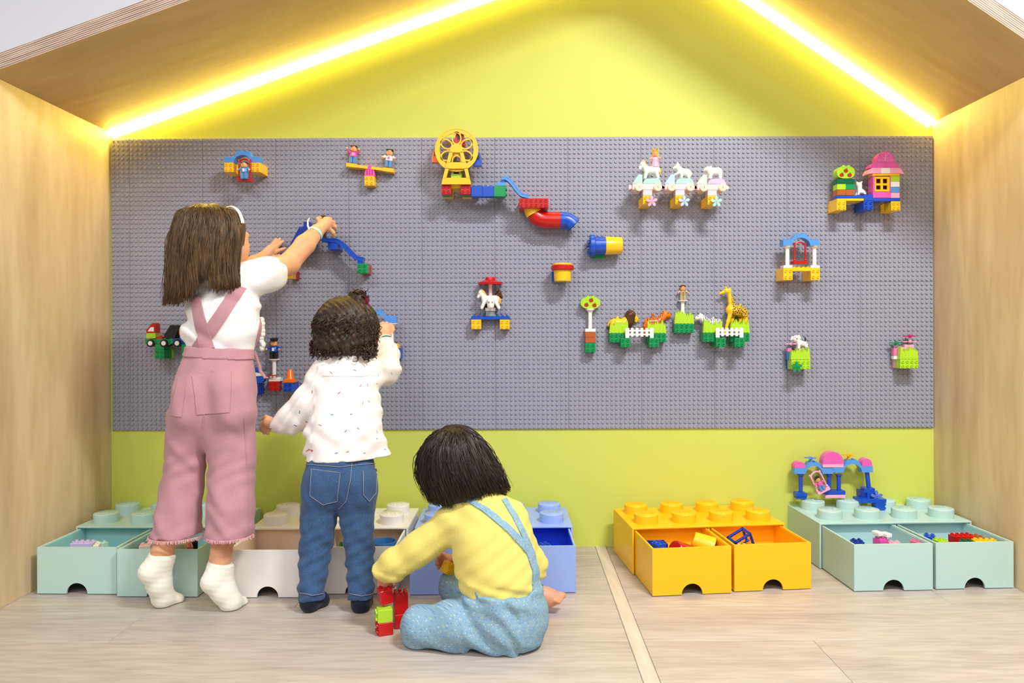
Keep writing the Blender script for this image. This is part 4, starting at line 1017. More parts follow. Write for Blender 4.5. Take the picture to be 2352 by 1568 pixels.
def butterfly():
    m = MB(); Yb = Y4-.0014; s = mpp(Yb)
    def loop(cx, cy, rx, ry, rot):
        pts = []
        for k in range(17):
            a = 2*math.pi*k/16; x, y = rx*math.cos(a), ry*math.sin(a); pts.append(P(cx+x*math.cos(rot)-y*math.sin(rot), cy+x*math.sin(rot)+y*math.cos(rot), Yb))
        m.tube(pts, .45*s, 5)
    loop(2030, 356, 4.5, 6, -.4); loop(2040, 359, 6, 4, -.4); loop(2029.5, 366, 3.4, 3, 0); loop(2037, 366.5, 3, 3.4, 0)
    m.tube([P(2034, 369, Yb), P(2034, 354, Yb)], .5*s, 5); loop(2020, 367, 2.4, 2.4, 0); loop(2047, 367.5, 2.4, 2.4, 0); loop(2041, 352, 1.4, 1.4, 0)
    m.build('butterfly_print', pl('palepink'), T.t)
butterfly()
A = Animal('toy_cat', 'white toy kitten sitting between the apple bush and the pink house', Y4+.016, 1963, 414, 1992, 449)
A.c(1976, 440, 1980, 440, 6, 5.5).c(1975, 438, 1974, 432, 6, 5.5).c(1973, 425, 1974, 426, 6.5, 6).c(1970, 420, 1969, 417, 2.2, 1, .004).c(1977, 420, 1979, 417, 2.2, 1, -.004).legs([(1972, 440, 1969, 447, 3, 2.6), (1982, 442, 1985, 447, 3.5, 2.6)]).done(W3); A.eyes(1970.5, 424, .8, .0058); A.dot(1969, 427, 1, -.005)
MB().ell(A.p(1979, 421, -.002), 2*A.s, 8, 6).build('ear_patch', pl('black'), A.t)

# white column gate
def column(x, y0, y1, Yc, w=4.6, cap=10.5, color='white', capy=4):
    s = mpp(Yc); q = P(x, y1, Yc); z0, z1 = q.z, P(x, y0, Yc).z
    m = MB().cyl((q.x, Yc, z0), (q.x, Yc, z1-capy*s), w*s, n=16)
    m.lathe((q.x, Yc, 0), [(w*s, z1-capy*s*2), (cap*s*.8, z1-capy*s*.7), (cap*s, z1-capy*s*.5), (cap*s, z1)], 20)
    return T.mb('column', m, color)
T = Toy('swing_gate', 'blue toy arch on white columns with an empty red swing, right of the board', 'toy swing', 1841, 643, BY)
T.stack(1799.6, 615.3, 1820.6, 643, ['yellow']*4); T.stack(1862.5, 615.3, 1883.5, 643, ['yellow']*4); T.box('bridge_plate', 1820.8, 614, 1862.3, 622.5, Y4, .034, 'yellow', up=(4, 2))
T.box('column_base', 1800, 609, 1820.5, 615.1, Y4, .032, 'white'); T.box('column_base', 1862.5, 609, 1883.4, 615.1, Y4, .032, 'white')
column(1808.5, 564.5, 609.3, Y4+.016); column(1870.5, 564.5, 609.3, Y4+.016)
T.arch(1799, 1882, 537, 550.5, 564, 1819, 1861, 1829, 1851, Y4, .034, 'azure'); T.swing(1823, 1851.5, 555, 603, Y4+.006, 'red')

# carousel
T = Toy('carousel', 'white toy carousel with horses under a red canopy on a blue plate', 'toy carousel', 1126, 756, BY)
Y2 = BY-.0002-2*.0192
T.stack(1082.5, 733.6, 1105, 756, ['yellow']*2); T.stack(1148, 733.6, 1170.4, 756, ['yellow']*2); T.box('plate', 1082.5, 726, 1170.4, 733.4, Y2, .034, 'blue', up=(8, 2))
T.box('turntable', 1116, 714, 1137.5, 726, Y2+.003, .028, 'grey'); T.box('platform', 1114.5, 706.5, 1138, 713.8, Y2, .034, 'white')
Yc = Y2+.017; s = mpp(Yc); q = P(1126.5, 700, Yc)
T.mb('stem', MB().cyl((q.x, Yc, P(0, 707, Yc).z), (q.x, Yc, P(0, 655, Yc).z), 4.3*s, n=16), 'blush')
T.mb('canopy', MB().lathe((q.x, Yc, 0), [(28*s, P(0, 657.5, Yc).z), (28.5*s, P(0, 653, Yc).z), (12*s, P(0, 647, Yc).z), (11*s, P(0, 641, Yc).z), (9*s, P(0, 640.5, Yc).z)], 24), 'red')
A = Animal('toy_horse', 'white toy horse with a golden mane on the carousel under the red canopy', Y2-.006, 1096, 664, 1152, 709, .03)
A.c(1115, 688, 1137, 688, 9.5, 10).c(1113, 684, 1104, 671, 6.5, 4.4).c(1104, 672, 1098.5, 682, 4.6, 3.2).c(1104, 668, 1104, 664.8, 1.6, .8, .003).legs([(1113, 692, 1107, 707, 4.4, 3.4), (1138, 691, 1146, 707, 5, 3.6)]).done(W3); A.eyes(1101, 674.5, 1, .0056)
MB().tube([A.p(1105, 665), A.p(1110, 669), A.p(1114, 675), A.p(1117, 681)], [1.8*A.s, 2.5*A.s, 2.5*A.s, 1.4*A.s], 8).build('mane', pl('gold'), A.t)
MB().tube([A.p(1144, 681), A.p(1149, 688), A.p(1147, 698)], [1.8*A.s, 3*A.s, 1.2*A.s], 8).build('tail', pl('gold'), A.t)
A = Animal('toy_horse', 'brown toy horse half hidden behind the carousel stem', Y2+.032, 1110, 664, 1158, 709, .03, .0013)
A.c(1118, 688, 1138, 688, 9, 9.5).c(1138, 684, 1146, 673, 6.5, 5).c(1146, 672, 1152, 682, 4.8, 3.2).c(1146, 668, 1146, 665, 1.6, .8, .003).legs([(1140, 692, 1145, 707, 4.2, 3.4), (1117, 691, 1114, 707, 4.6, 3.6)]).done(pl('darkbrown')); A.eyes(1149, 674.5, 1, .0056)
A = Animal('toy_foal', 'white toy foal facing forward in front of the carousel horse', Y2-.022, 1117, 685, 1137, 709, .026, .0011)
A.c(1127, 700, 1127, 702, 8.5, 8).c(1127, 694, 1127, 702, 6.6, 4.4, -.004).c(1121, 690, 1120, 686.5, 1.8, .9).c(1132, 690, 1133, 686.5, 1.8, .9).done(W3)
for sx in (-1, 1): MB().ell(A.p(1127+sx*4, 694, -.0135), 1.2*A.s, 8, 6).build('eye', pl('black'), A.t)

# apple tree
T = Toy('apple_tree', 'round apple tree sign on a white post above brown and green bricks', 'toy tree', 1356, 809, BY)
yf = T.stack(1344.8, 787.3, 1367.8, 809.4, ['green']*2); T.box('brick', 1344.8, 774.6, 1367.8, 787, yf, .034, 'brown'); T.box('brick', 1344.8, 762, 1367.8, 774.4, yf, .034, 'brown'); T.box('column_base', 1344.5, 754.5, 1368, 761.8, yf, .034, 'white')
column(1355.5, 709.5, 755, yf+.017)
T.poly('crown_disc', rounded(1356.3, 695.3, 22.6, 14.6, 2.05), yf+.004, .026, 'lime')
for xx in (1350, 1362): p = P(xx, 681.5, yf+.016); T.mb('stud', MB().cyl(p-Vector((0, 0, .002)), p+Vector((0, 0, .004)), SR, n=12), 'lime')
apple(1357.8, 689.5, yf+.003); apple(1347, 700, yf+.003); apple(1365.3, 701, yf+.003)

# grass bases
def grass(x0, y0, x1, y1, Yf, dep, color='lime', seed=1):
    r = random.Random(seed); n = 8; w = (x1-x0)/n; top = []
    hs = [.28, .55, .05, .45, .2, .6, .0, .4, .25]; r.shuffle(hs)
    for k in range(n):
        xa = x0+k*w; hh = y0+(y1-y0)*.45*hs[k]
        top += [(xa+w*.15, hh+(y1-y0)*.16), (xa+w*.5, hh), (xa+w*.85, hh+(y1-y0)*.2)]
    o = T.poly('grass_tuft', [(x0-1, y1), (x1+1, y1)]+list(reversed(top)), Yf, dep, color)
    for k in range(5):
        xa = x0+(x1-x0)*(k+.6)/5.2; hb = y0+(y1-y0)*(.5+.1*(k % 3)); T.poly('grass_blade', [(xa-2.5, y1-1), (xa+2.5, y1-1), (xa+.8, hb), (xa-.4, hb)], Yf-.0014, .0022, color)
    return o
def fence(x0, y0, x1, y1, Yf):
    m = MB(); n = 6; dep = .007
    def bx(a, b, c, d, e=0): q, r = P(a, d, Yf), P(c, b, Yf); m.box(((q.x+r.x)/2, Yf+dep/2, (q.z+r.z)/2), (r.x-q.x, dep-e, r.z-q.z), .0008)
    h = y1-y0
    bx(x0-1, y0+h*.19, x1+1, y0+h*.36, .002); bx(x0-1, y0+h*.56, x1+1, y0+h*.73, .002); m.build('fence_rail', pl('white'), T.t)
    for k in range(n):
        m = MB(); cx = x0+(x1-x0)*(k+.36)/(n-.3); end = k in (0, n-1); hw = 4.4 if end else 3.0; bx(cx-hw, y0, cx+hw, y1 if end else y1-h*.14)
        m.build('fence_picket', pl('white'), T.t)
T = Toy('lion_enclosure', 'grass and green brick base with white fence under the toy lion and tiger', 'toy enclosure', 1465, 797, BY)
y2 = T.stack(1400.3, 765, 1442.6, 786.5, ['green']*2, 4, 2); T.stack(1487.5, 765, 1530, 786, ['green']*2, 4, 2)
grass(1400.8, 733.7, 1443.2, 764.8, y2, .018, seed=3); grass(1487, 733.7, 1529.6, 764.8, y2, .018, seed=5)
y3 = T.stack(1426, 776.6, 1448, 797.6, ['green']*3); T.stack(1491.7, 776, 1513.7, 797.6, ['green']*3)
fence(1437, 753, 1501, 776.3, y3+.002)
ya = y2+.026
A = Animal('toy_lion', 'yellow toy lion with a brown mane behind the left grass tuft', ya, 1393, 710, 1470, 768, .04)
A.c(1410, 742, 1434, 743, 10.5, 11).c(1436, 738, 1452, 728, 10, 8).c(1455, 726, 1463, 733, 7, 4.2).c(1460, 737, 1462, 738, 3, 2.6).c(1418.5, 733, 1418.5, 729, 3, 3).legs([(1408, 746, 1403, 763, 5.5, 4.5), (1436, 748, 1436, 763, 5, 4.5)], .008).done(pl('yellow')); A.eyes(1458.5, 724.5, 1.1, .0085); A.dot(1466, 731.5, 1.3, 0)
f = Field(A.p(1428, 758, -.024), A.p(1462, 708, .024), .0012); q_ = lambda x, y, dy=0: A.p(x, y, dy)
f.rc(q_(1448, 724), q_(1445, 740), 12.5*A.s, 10.5*A.s, .004, (1, 1.15, 1)); f.rc(q_(1445, 738), q_(1447, 749), 10*A.s, 4*A.s, .004)
f.ell(q_(1464, 728), (.0145, .016, .019), 0, None, True)
f.displace(lambda X, Y, Z: .0007*np.sin((X+Z*.6)*1500+np.sin(Z*260)*1.5))
V, Q = f.surface(2); mesh_np('mane', V, Q, pl('darkbrown'), A.t, org_of(A.t))
for sg in (-1, 1): MB().ell(A.p(1450.5, 721.5, sg*.0155), (3*A.s, .003, 4.5*A.s), 10, 6).build('ear', pl('yellow'), A.t)
MB().tube([A.p(1411, 734), A.p(1402, 737), A.p(1398, 743), A.p(1396.5, 749)], [1.6*A.s]*4, 8).build('tail', pl('yellow'), A.t); MB().ell(A.p(1396, 751.5), (3.3*A.s, 3*A.s, 4*A.s), 10, 6).build('tail_tuft', pl('darkbrown'), A.t)
M_tig = pattern('tiger_stripes', (250, 120, 15), (40, 22, 14), 'stripes')
A = Animal('toy_tiger', 'orange striped toy tiger behind the right grass tuft', ya, 1472, 710, 1545, 768, .04)
A.c(1490, 741, 1512, 740, 11, 10.5).c(1514, 735, 1527, 724, 9, 7.5).c(1528, 722, 1536.5, 724, 8, 5.2).c(1525, 715.5, 1524, 714, 2, 1.6, .006).c(1525, 715.5, 1524, 714, 2, 1.6, -.006).c(1500, 731, 1500, 722.5, 3, 3.2).c(1484, 740, 1479, 748, 2.6, 2.2, -.008).c(1479, 748, 1476.5, 757, 2.2, 2).legs([(1487, 745, 1482, 763, 6, 4.5), (1512, 746, 1514, 763, 5.5, 4.5)], .008)
lo, hi = A.p(1484, 742).x, A.p(1523, 720).x; zz = A.p(0, 749).z
A.done([pl('orange'), M_tig], region=lambda c: (c[:, 0] > lo) & (c[:, 0] < hi) & (c[:, 2] > zz)); A.eyes(1534, 718.8, 1.2, .008); A.dot(1541, 723, 1.6, 0)

T = Toy('keeper_stand', 'white post on a grass tuft carrying the small toy keeper', 'toy stand', 1571, 764, BY)
y2 = T.stack(1550, 743.5, 1594, 764.5, ['green']*2, 4, 2); grass(1550.6, 712, 1593.6, 743.3, y2, .018, seed=8)
column(1568, 689.5, 744, y2+.026, 4.3, 11.5, capy=2.5)
figure('toy_keeper', 'small toy keeper in beige standing on the white post', 1568.5, 689.4, y2+.026, 34, 'tan', 'tan', hair='darkbrown', print_='brown')

T = Toy('zebra_enclosure', 'grass and green brick base with white fence under the toy giraffe', 'toy enclosure', 1670, 797, BY)
y2 = T.stack(1616.3, 764.5, 1659, 784.8, ['green']*3, 4, 2); T.stack(1679, 764.5, 1721.5, 784.4, ['green']*3, 4, 2)
grass(1616.3, 732.7, 1659, 764, y2, .018, seed=11); grass(1679, 732, 1721.3, 764, y2, .018, seed=13)
y3 = T.stack(1645, 775.6, 1666.7, 796.6, ['green']*4); T.stack(1688, 775.6, 1709.3, 796.6, ['green']*4)
fence(1645, 752.5, 1707, 775.3, y3+.002)
M_zeb = pattern('zebra_stripes', (240, 238, 232), (25, 22, 22), 'zebra')
ya = y2+.028
A = Animal('toy_zebra', 'white toy zebra with black stripes behind the grass tuft', ya, 1592, 715, 1664, 768, .04)
A.c(1627, 743, 1648, 743, 10.5, 11.5).c(1622, 738, 1611, 728, 9, 7).c(1610, 727, 1600, 730.5, 6.5, 4.2).c(1609, 722.5, 1608.5, 720, 2.2, 1.4, .005).c(1609, 722.5, 1608.5, 720, 2.2, 1.4, -.005).c(1637, 733, 1637, 729.5, 3.2, 3.2).c(1657, 740, 1659, 752, 2.2, 1.6).legs([(1625, 747, 1619, 763, 5, 4), (1650, 746, 1653, 763, 5.5, 4.2)], .008)
lo = A.p(1614, 740).x; A.done([W3, M_zeb], region=lambda c: c[:, 0] > lo); A.eyes(1602, 726, 1.1, .0068); A.dot(1596.5, 730, 1.3, 0)
M_gir = pattern('giraffe_patches', (250, 198, 30), (84, 40, 16), 'giraffe')
A = Animal('toy_giraffe', 'tall yellow toy giraffe with brown patches behind the right grass tuft', ya, 1646, 654, 1724, 768, .042)
A.c(1680, 712, 1704, 716, 13, 12).c(1681, 702, 1676, 676, 8.5, 5).c(1674, 668, 1668, 668, 6.2, 5).c(1668, 668, 1654, 673.5, 4.6, 2.6).c(1667, 662, 1667, 659, 1.5, 1.8, .004).c(1667, 662, 1667, 659, 1.5, 1.8, -.004).c(1673, 665, 1677, 662, 1.8, 1.2, -.006).c(1700, 704, 1700, 700, 3.2, 3.2)
A.c(1676, 720, 1671, 738, 5, 4, -.007).c(1671, 738, 1664, 764, 4, 3.2, -.007).c(1683, 722, 1683, 764, 5.5, 4, .007).c(1710, 722, 1714, 764, 6, 4, -.007).c(1704, 724, 1699, 764, 5.5, 4, .007).c(1713, 712, 1716, 730, 2.2, 1.6)
x0, x1, z0, z1 = A.p(1676, 0).x, A.p(1711, 0).x, A.p(0, 738).z, A.p(0, 676).z
A.done([pl('yellow'), M_gir], region=lambda c: (c[:, 0] > x0-.0035*0) & (c[:, 0] < x1) & (c[:, 2] > z0) & (c[:, 2] < z1) & (c[:, 0] > x0-(c[:, 2]-A.p(0, 716).z)*.05)); A.eyes(1664.5, 668, 1.1, .0062)

# grass with dalmatian
T = Toy('flower_bed', 'lime grass block with a green flower and pink flower under the dalmatian', 'toy flower bed', 1838, 848, BY)
y3 = T.stack(1818, 826.3, 1861, 848, ['blue', 'lime', 'lime'], 4, 2)
grass(1817.5, 797.5, 1860, 826, y3, .018, seed=17); T.flower(1830, 842.5, y3-.011, 13.5, 'green')
T.box('brick', 1808, 808, 1818, 825.8, y3+.020, .02, 'tealblue'); T.box('brick', 1809, 799, 1818.5, 807.8, y3+.020, .02, 'rose'); T.box('brick', 1830, 800, 1845, 825.8, y3+.020, .02, 'palepink')
T.flower(1817, 789.5, y3+.025, 14, 'palepink', face=False); q = P(1817, 790, y3+.025); T.mb('flower_stem', MB().cyl((q.x, y3+.025, q.z), (q.x, y3+.025, P(0, 799.5, y3+.025).z), .004), 'palepink')
M_dal = pattern('dalmatian_spots', (240, 238, 232), (25, 22, 22), 'spots')
A = Animal('toy_dalmatian', 'white toy dalmatian with black spots and a black tail on the grass block', y3+.029, 1814, 766, 1858, 806, .034)
A.c(1836, 787, 1848, 790, 6.5, 6.5).c(1834, 784, 1830, 778, 5.5, 5.5).c(1828, 776, 1827, 779, 6.6, 5.5, -.001).c(1820, 774, 1818, 780, 2.2, 1.8, .002).c(1834, 771, 1837, 776, 2.2, 1.8, -.004).legs([(1834, 791, 1832, 804, 3.6, 3), (1850, 792, 1852, 804, 4.2, 3.2)], .006)
lo = A.p(1833.5, 0).x; A.done([W3, M_dal], region=lambda c: c[:, 0] > lo); A.dot(1828, 777.5, 1.4, -.0105)
for xx in (1824.5, 1830.5): MB().ell(A.p(xx, 774, -.0092), .8*A.s, 8, 6).build('eye', pl('black'), A.t)
MB().tube([A.p(1849, 784), A.p(1850, 778), A.p(1847.5, 773)], [1.5*A.s, 1.8*A.s, .8*A.s], 8).build('tail', pl('black'), A.t)
# flower block at the far right
T = Toy('flower_bed', 'lime grass block with magenta and pink flowers at the far right of the board', 'toy flower bed', 2080, 846, BY)
y3 = T.stack(2068, 825.2, 2109.6, 846, ['palepink', 'lime', 'lime'], 4, 2); grass(2068, 795, 2108.5, 825, y3, .018, seed=23)
T.box('brick', 2053, 798.8, 2063.8, 817.2, y3+.022, .018, 'rose'); T.box('brick', 2053, 817.4, 2063.8, 824.8, y3+.022, .018, 'white'); T.box('brick', 2064, 797, 2100, 824.8, y3+.020, .016, 'palepink', up=(3, 1)); T.box('brick', 2078, 791, 2100, 797, y3+.020, .016, 'palepink')
for fx, fy, cc, hh, lab in ((2058.5, 787, 'green', 799, 0), (2090, 784.3, 'palepink', 791, 0), (2090, 772, 'magenta', 783, 0)):
    T.flower(fx, fy, y3+.028, 15, cc, face=False); q = P(fx, fy, y3+.028); T.mb('flower_stem', MB().cyl((q.x, y3+.028, q.z+.006), (q.x, y3+.028, P(0, hh, y3+.028).z), .0048), cc)

# truck
T = Toy('toy_truck', 'toy truck with red cab and black tipper at the left of the board', 'toy truck', 385, 824, BY)
T.stack(355.6, 803, 376.4, 823.7, ['lime', 'green', 'green', 'green']); T.stack(416.5, 803, 437.5, 823.7, ['lime', 'green', 'green', 'green'])
T.box('brick', 355.6, 790, 376.4, 802.8, Y4, .05, 'green'); T.box('brick', 416.5, 790, 437.5, 802.8, Y4, .05, 'green')
T.poly('cab', [(336, 764.5), (336, 758), (346, 746), (349, 744.5), (357, 744.5), (357, 764.5)], Y4, .034, 'red'); T.box('cab_roof', 349, 741.5, 357.5, 745, Y4+.003, .028, 'red')
T.poly('cab_window', [(338.6, 761), (346, 751), (353.2, 751), (353.2, 761)], Y4-.0008, .001, 'white')
T.box('brick', 335.7, 764.8, 357, 777, Y4, .034, 'lime'); T.box('coupling', 358, 773, 373, 783, Y4+.004, .026, 'red', up=(1, 1))
T.box('chassis', 333.5, 778, 397, 789.8, Y4+.002, .03, 'green'); T.box('chassis', 397.2, 778, 450, 789.8, Y4+.002, .03, 'blue')
for wx, cc in ((346.8, 'green'), (377.4, 'green'), (408, 'blue'), (439, 'blue')):
    s = mpp(Y4)
    for yy in (Y4-.004, Y4+.032):
        q = P(wx, 788, Y4); c0 = Vector((q.x, yy, q.z))
        wo = MB().cyl(c0+Vector((0, .010, 0)), c0-Vector((0, .002, 0)), 8.7*s, n=24, bev=.0015).build('wheel', pl('black'), T.t); MB().cyl(c0, c0-Vector((0, .0028, 0)), 5.3*s, n=20, bev=.0008).build('hub', pl('white'), wo)
    T.poly('wheel_arch', [(wx+11*math.cos(a), 788-11*math.sin(a)) for a in [math.pi*k/10 for k in range(11)]]+[(wx+9.2*math.cos(a), 788-9.2*math.sin(a)) for a in [math.pi*k/10 for k in range(10, -1, -1)]], Y4-.003, .034, cc)
T.poly('tipper', [(376.6, 777), (376.6, 769.5), (391, 746.4), (421.8, 746.8), (421.8, 752), (408, 758), (401, 777)], Y4, .034, 'black')
T.poly('engine', [(410, 757), (413, 754.5), (432, 754.5), (432, 777), (417, 777), (411, 768)], Y4+.002, .03, 'red'); q = P(427, 768, Y4+.001); T.mb('engine_ring', MB().cyl(q, q-Vector((0, .003, 0)), .008, n=16, hole=.005, hdep=.002), 'red')

# slide under the girl's hands
Yg = BY-.075
T = Toy('toy_slide', 'blue toy slide and slope block under the reaching girl\'s hands', 'toy slide', 750, 630, BY)
T.poly('slope_block', [(655, 583), (686, 523.6), (697, 523.6), (697, 509), (711, 509), (716, 530), (722, 548), (705, 583)], Yg, .034, 'navy'); T.box('peg', 690, 535, 708, 560, Yg+.034, BY-Yg-.034, 'navy', bev=0)
T.box('stud_row', 686, 519.5, 697, 524, Yg+.006, .02, 'blue')
chute(curve([(712, 528), (728, 541), (741, 549), (756, 552), (773, 552.5), (790, 565), (806, 582), (820, 592.5), (834, 595)], 30), Yg, .032, 10, 'blue')
T.box('slide_support', 753, 557, 776.5, 572.4, Yg+.002, BY-Yg-.002, 'blue'); T.box('slide_foot', 821, 591, 834, 604.4, Yg+.002, .03, 'blue')
T.stack(820.8, 604.6, 842.8, 627, ['red', 'red', 'green', 'green']); T.stack(657, 620, 672, 639.6, ['red', 'red', 'yellow', 'yellow'])
T.box('dark_piece', 735, 494, 747, 545, Yg+.004, .02, 'darkbrown')

# police corner
T = Toy('police_post', 'white toy post on a red brick carrying the toy policeman, with red barrier', 'toy stand', 629, 897, BY)
y2 = T.stack(617, 876, 639, 897.2, ['red']*2); T.box('column_base', 617, 869, 643, 875.8, y2, .034, 'white', up=(2, 2)); column(630, 824, 869.5, y2+.017, 4.4, 12.5, capy=2.6)
tb = [P(577, 868.5, y2-.006), P(636, 861.3, y2-.006)]
T.mb('barrier', MB().tube(tb, 1.5*mpp(y2), 8).tube([tb[0]-Vector((0, 0, .0065)), tb[1]-Vector((0, 0, .0055))], .9*mpp(y2), 6), 'red')
for k in range(7):
    a = tb[0].lerp(tb[1], (k+.5)/7.2); T.mb('barrier_rung', MB().box(a-Vector((0, 0, .0035)), (.006, .003, .0045), .0004), 'white' if k % 1 == 0 else 'red')
figure('toy_policeman', 'toy policeman in a blue shirt and black cap on the white post', 629.5, 823.8, y2+.017, 44, 'blue', 'black', hat='black', print_='white')
T = Toy('toy_helicopter', 'blue and white toy vehicle half hidden behind the girl\'s pink trousers', 'toy vehicle', 585, 905, BY)
y4 = T.stack(573, 882, 594.5, 907, ['navy']*3)
T.poly('cockpit', [(560, 880), (560, 843), (583, 843), (592, 848), (594, 858), (604, 866), (606, 873), (600, 880)], y4+.006, .03, 'blue'); T.poly('white_stripe', [(560, 856), (590, 855.5), (598, 858), (602, 863), (560, 865)], y4+.004, .034, 'white'); T.box('skid', 566, 876, 598, 881.8, y4+.01, .022, 'black')
T = Toy('toy_cone_stand', 'orange toy cone on blue bricks between the two standing children', 'toy cone', 662, 900, BY)
T.stack(651, 879, 671, 899.8, ['blue']*4); s = mpp(Y4); q = P(663, 878, Y4); c0 = Vector((q.x, Y4+.016, 0))
zz = lambda y: P(663, y, Y4).z
T.mb('cone', MB().lathe(c0, [(10.5*s, zz(871)), (8.6*s, zz(868)), (5.2*s, zz(851)), (3.6*s, zz(848.5)), (1.5*s, zz(848))], 20), 'orange'); T.box('cone_foot', 651.3, 871, 675.5, 878.6, Y4, .032, 'orange')

# arch under the toddler's hand
T = Toy('swing_gate', 'blue toy arch on white plate and columns under the toddler\'s raised hand', 'toy gate', 866, 824, BY)
T.stack(895.5, 800, 917, 824, ['blue']*4); T.stack(824, 800, 846, 824, ['blue']*4); T.box('bridge_plate', 826, 791, 916, 799.8, Y4, .034, 'yellow', up=(6, 2))
T.box('plate', 886.5, 742, 911, 744, Y4, .034, 'white'); T.box('plate', 822, 742, 845, 744, Y4, .034, 'white'); column(900, 744.2, 791.5, Y4+.017); column(834, 744.2, 791.5, Y4+.017)
T.arch(823, 910, 713, 726.5, 742, 846, 886, 855, 876, Y4, .034, 'azure')

# ---- toy swing on top of the right mint box
Ym = -0.062
GM = 'toy constructions on the boxes'
T = Toy('swing_gate', 'blue and pink double toy arch with swing standing on the right mint box', 'toy swing', 1915, 1143, Ym, group=GM)
zst = BH+.0005+.0225
def zfix(y): return y
for xx in (1839, 1904, 1926.5): column(xx, 1089, 1131, Ym+.014, 4.6, 8, 'blue', 3)
T.tube('column', [(1991, 1080, Ym+.014), (1996, 1125, Ym+.014)], 5, 'blue', 12)
T.box('column_base', 1829, 1132, 1854, 1141, Ym, .03, 'blue'); T.box('column_base', 1896, 1127, 1942, 1136, Ym, .03, 'blue'); T.box('plate', 1896, 1136.2, 1942, 1143.5, Ym, .03, 'palepink'); T.box('plate', 1829.5, 1141.2, 1853.5, 1146, Ym+.002, .026, 'blue')
T.arch(1825, 1914, 1062, 1074.5, 1088, 1851, 1889, 1860, 1880, Ym, .03, 'azure'); T.arch(1914.3, 2005, 1057, 1070.5, 1084.5, 1938, 1980, 1949, 1970, Ym, .03, 'azure')
def half(x0, x1, y0, y1, c):
    cx, rx, ry = (x0+x1)/2, (x1-x0)/2, y1-y0
    T.poly('dome_brick', [(cx+rx*math.cos(a), y1-ry*math.sin(a)**.8 if 0 < a < math.pi else y1) for a in [math.pi*k/16 for k in range(17)]], Ym, .032, c)
half(1825, 1850, 1060.5, 1074.3, 'pink'); half(1980, 2003.5, 1053, 1070.3, 'pink'); T.box('plate', 1890, 1066, 1938, 1073.5, Ym-.0015, .034, 'palepink'); half(1890, 1938, 1037.5, 1067, 'pink')
T.flower(1862, 1051, Ym+.012, 14, 'azure', face=False); q = P(1862, 1052, Ym+.012); T.mb('flower_stem', MB().cyl((q.x, Ym+.012, q.z), (q.x, Ym+.012, q.z-.018), .005), 'azure')
T.flower(1949, 1044.5, Ym+.012, 14, 'gold', face=False); q = P(1949, 1045, Ym+.012); T.mb('flower_stem', MB().cyl((q.x, Ym+.012, q.z), (q.x, Ym+.012, q.z-.018), .005), 'gold')
T.swing(1856, 1884, 1083, 1131, Ym-.008, 'palepink', rot=-.46, c0=(1870, 1084))
T.box('brick', 1976, 1126, 2000, 1142, Ym+.002, .03, 'navy'); T.box('brick', 1986, 1121, 2010, 1131, Ym+.001, .032, 'blue'); T.box('foot_brick', 1974, 1146, 2036, 1155, Ym-.028, .05, 'blue', side=(1, 1))
T.flower(2013.5, 1140, Ym-.014, 14.5, 'periwinkle'); T.box('brick', 1992, 1131, 2014, 1147, Ym-.006, .03, 'blue'); T.box('foot_brick', 2012, 1155, 2033, 1172, Ym-.028, .03, 'blue', side=(1, 2))
figure('toy_child', 'small dark-haired toy figure in pink sitting in the pale pink swing', 1890, 1125, Ym-.014, 33, 'pink', 'denimplastic', hair='black', tilt=-.46, arms=(.5, .5))
# ------------------------------------------------------------------ people: tools
class Sculpt:
    def __init__(s, h): s.h = h; s.ops = []; s.pts = []; s.post = []
    def c(s, a, b, ra, rb, k=.012, sq=(1, 1, 1)):
        """tapered limb between two (px, py, Y) joints, radii in metres"""
        a, b = P(*a), P(*b); s.ops.append(('rc', a, b, ra, rb, k, sq)); s.pts += [(a, ra*max(sq)), (b, rb*max(sq))]; return s
    def w(s, a, b, ra, rb, k=.012, sq=(1, 1, 1)):
        a, b = Vector(a), Vector(b); s.ops.append(('rc', a, b, ra, rb, k, sq)); s.pts += [(a, ra*max(sq)), (b, rb*max(sq))]; return s
    def chain(s, js, rs, k=.012, sq=(1, 1, 1)):
        for i in range(len(js)-1): s.c(js[i], js[i+1], rs[i], rs[i+1], k, sq)
        return s
    def e(s, c, r, k=.012, M=None, sub=False):
        c = P(*c) if not isinstance(c, Vector) else c; s.ops.append(('ell', c, r, k, M, sub))
        if not sub: s.pts.append((c, max(r)))
        return s
    def field(s):
        lo = Vector((1e9,)*3); hi = Vector((-1e9,)*3)
        for p, r in s.pts:
            for i in range(3): lo[i] = min(lo[i], p[i]-r); hi[i] = max(hi[i], p[i]+r)
        m = .012+2*s.h; f = Field(lo-Vector((m,)*3), hi+Vector((m,)*3), s.h)
        for o in s.ops:
            if o[0] == 'rc': f.rc(o[1], o[2], o[3], o[4], o[5], o[6])
            else: f.ell(o[1], o[2], o[3], o[4], o[5])
        return f
CAM = Vector((0, -DW, CZ))
def bvh_of(o):
    me = o.data; off = Vector(o['_org'])
    return BVHTree.FromPolygons([v.co+off for v in me.vertices], [tuple(p.vertices) for p in me.polygons])
def cast(tree, px, py):
    d = (P(px, py, 0)-CAM).normalized(); h = tree.ray_cast(CAM, d)
    if h[0] is not None: return h[0], h[1]
    best = None
    for t in np.linspace(1.4, 2.6, 40):
        q = CAM+d*float(t); n = tree.find_nearest(q)
        if best is None or n[3] < best[2]: best = (n[0], n[1], n[3])
    return best[0], best[1]
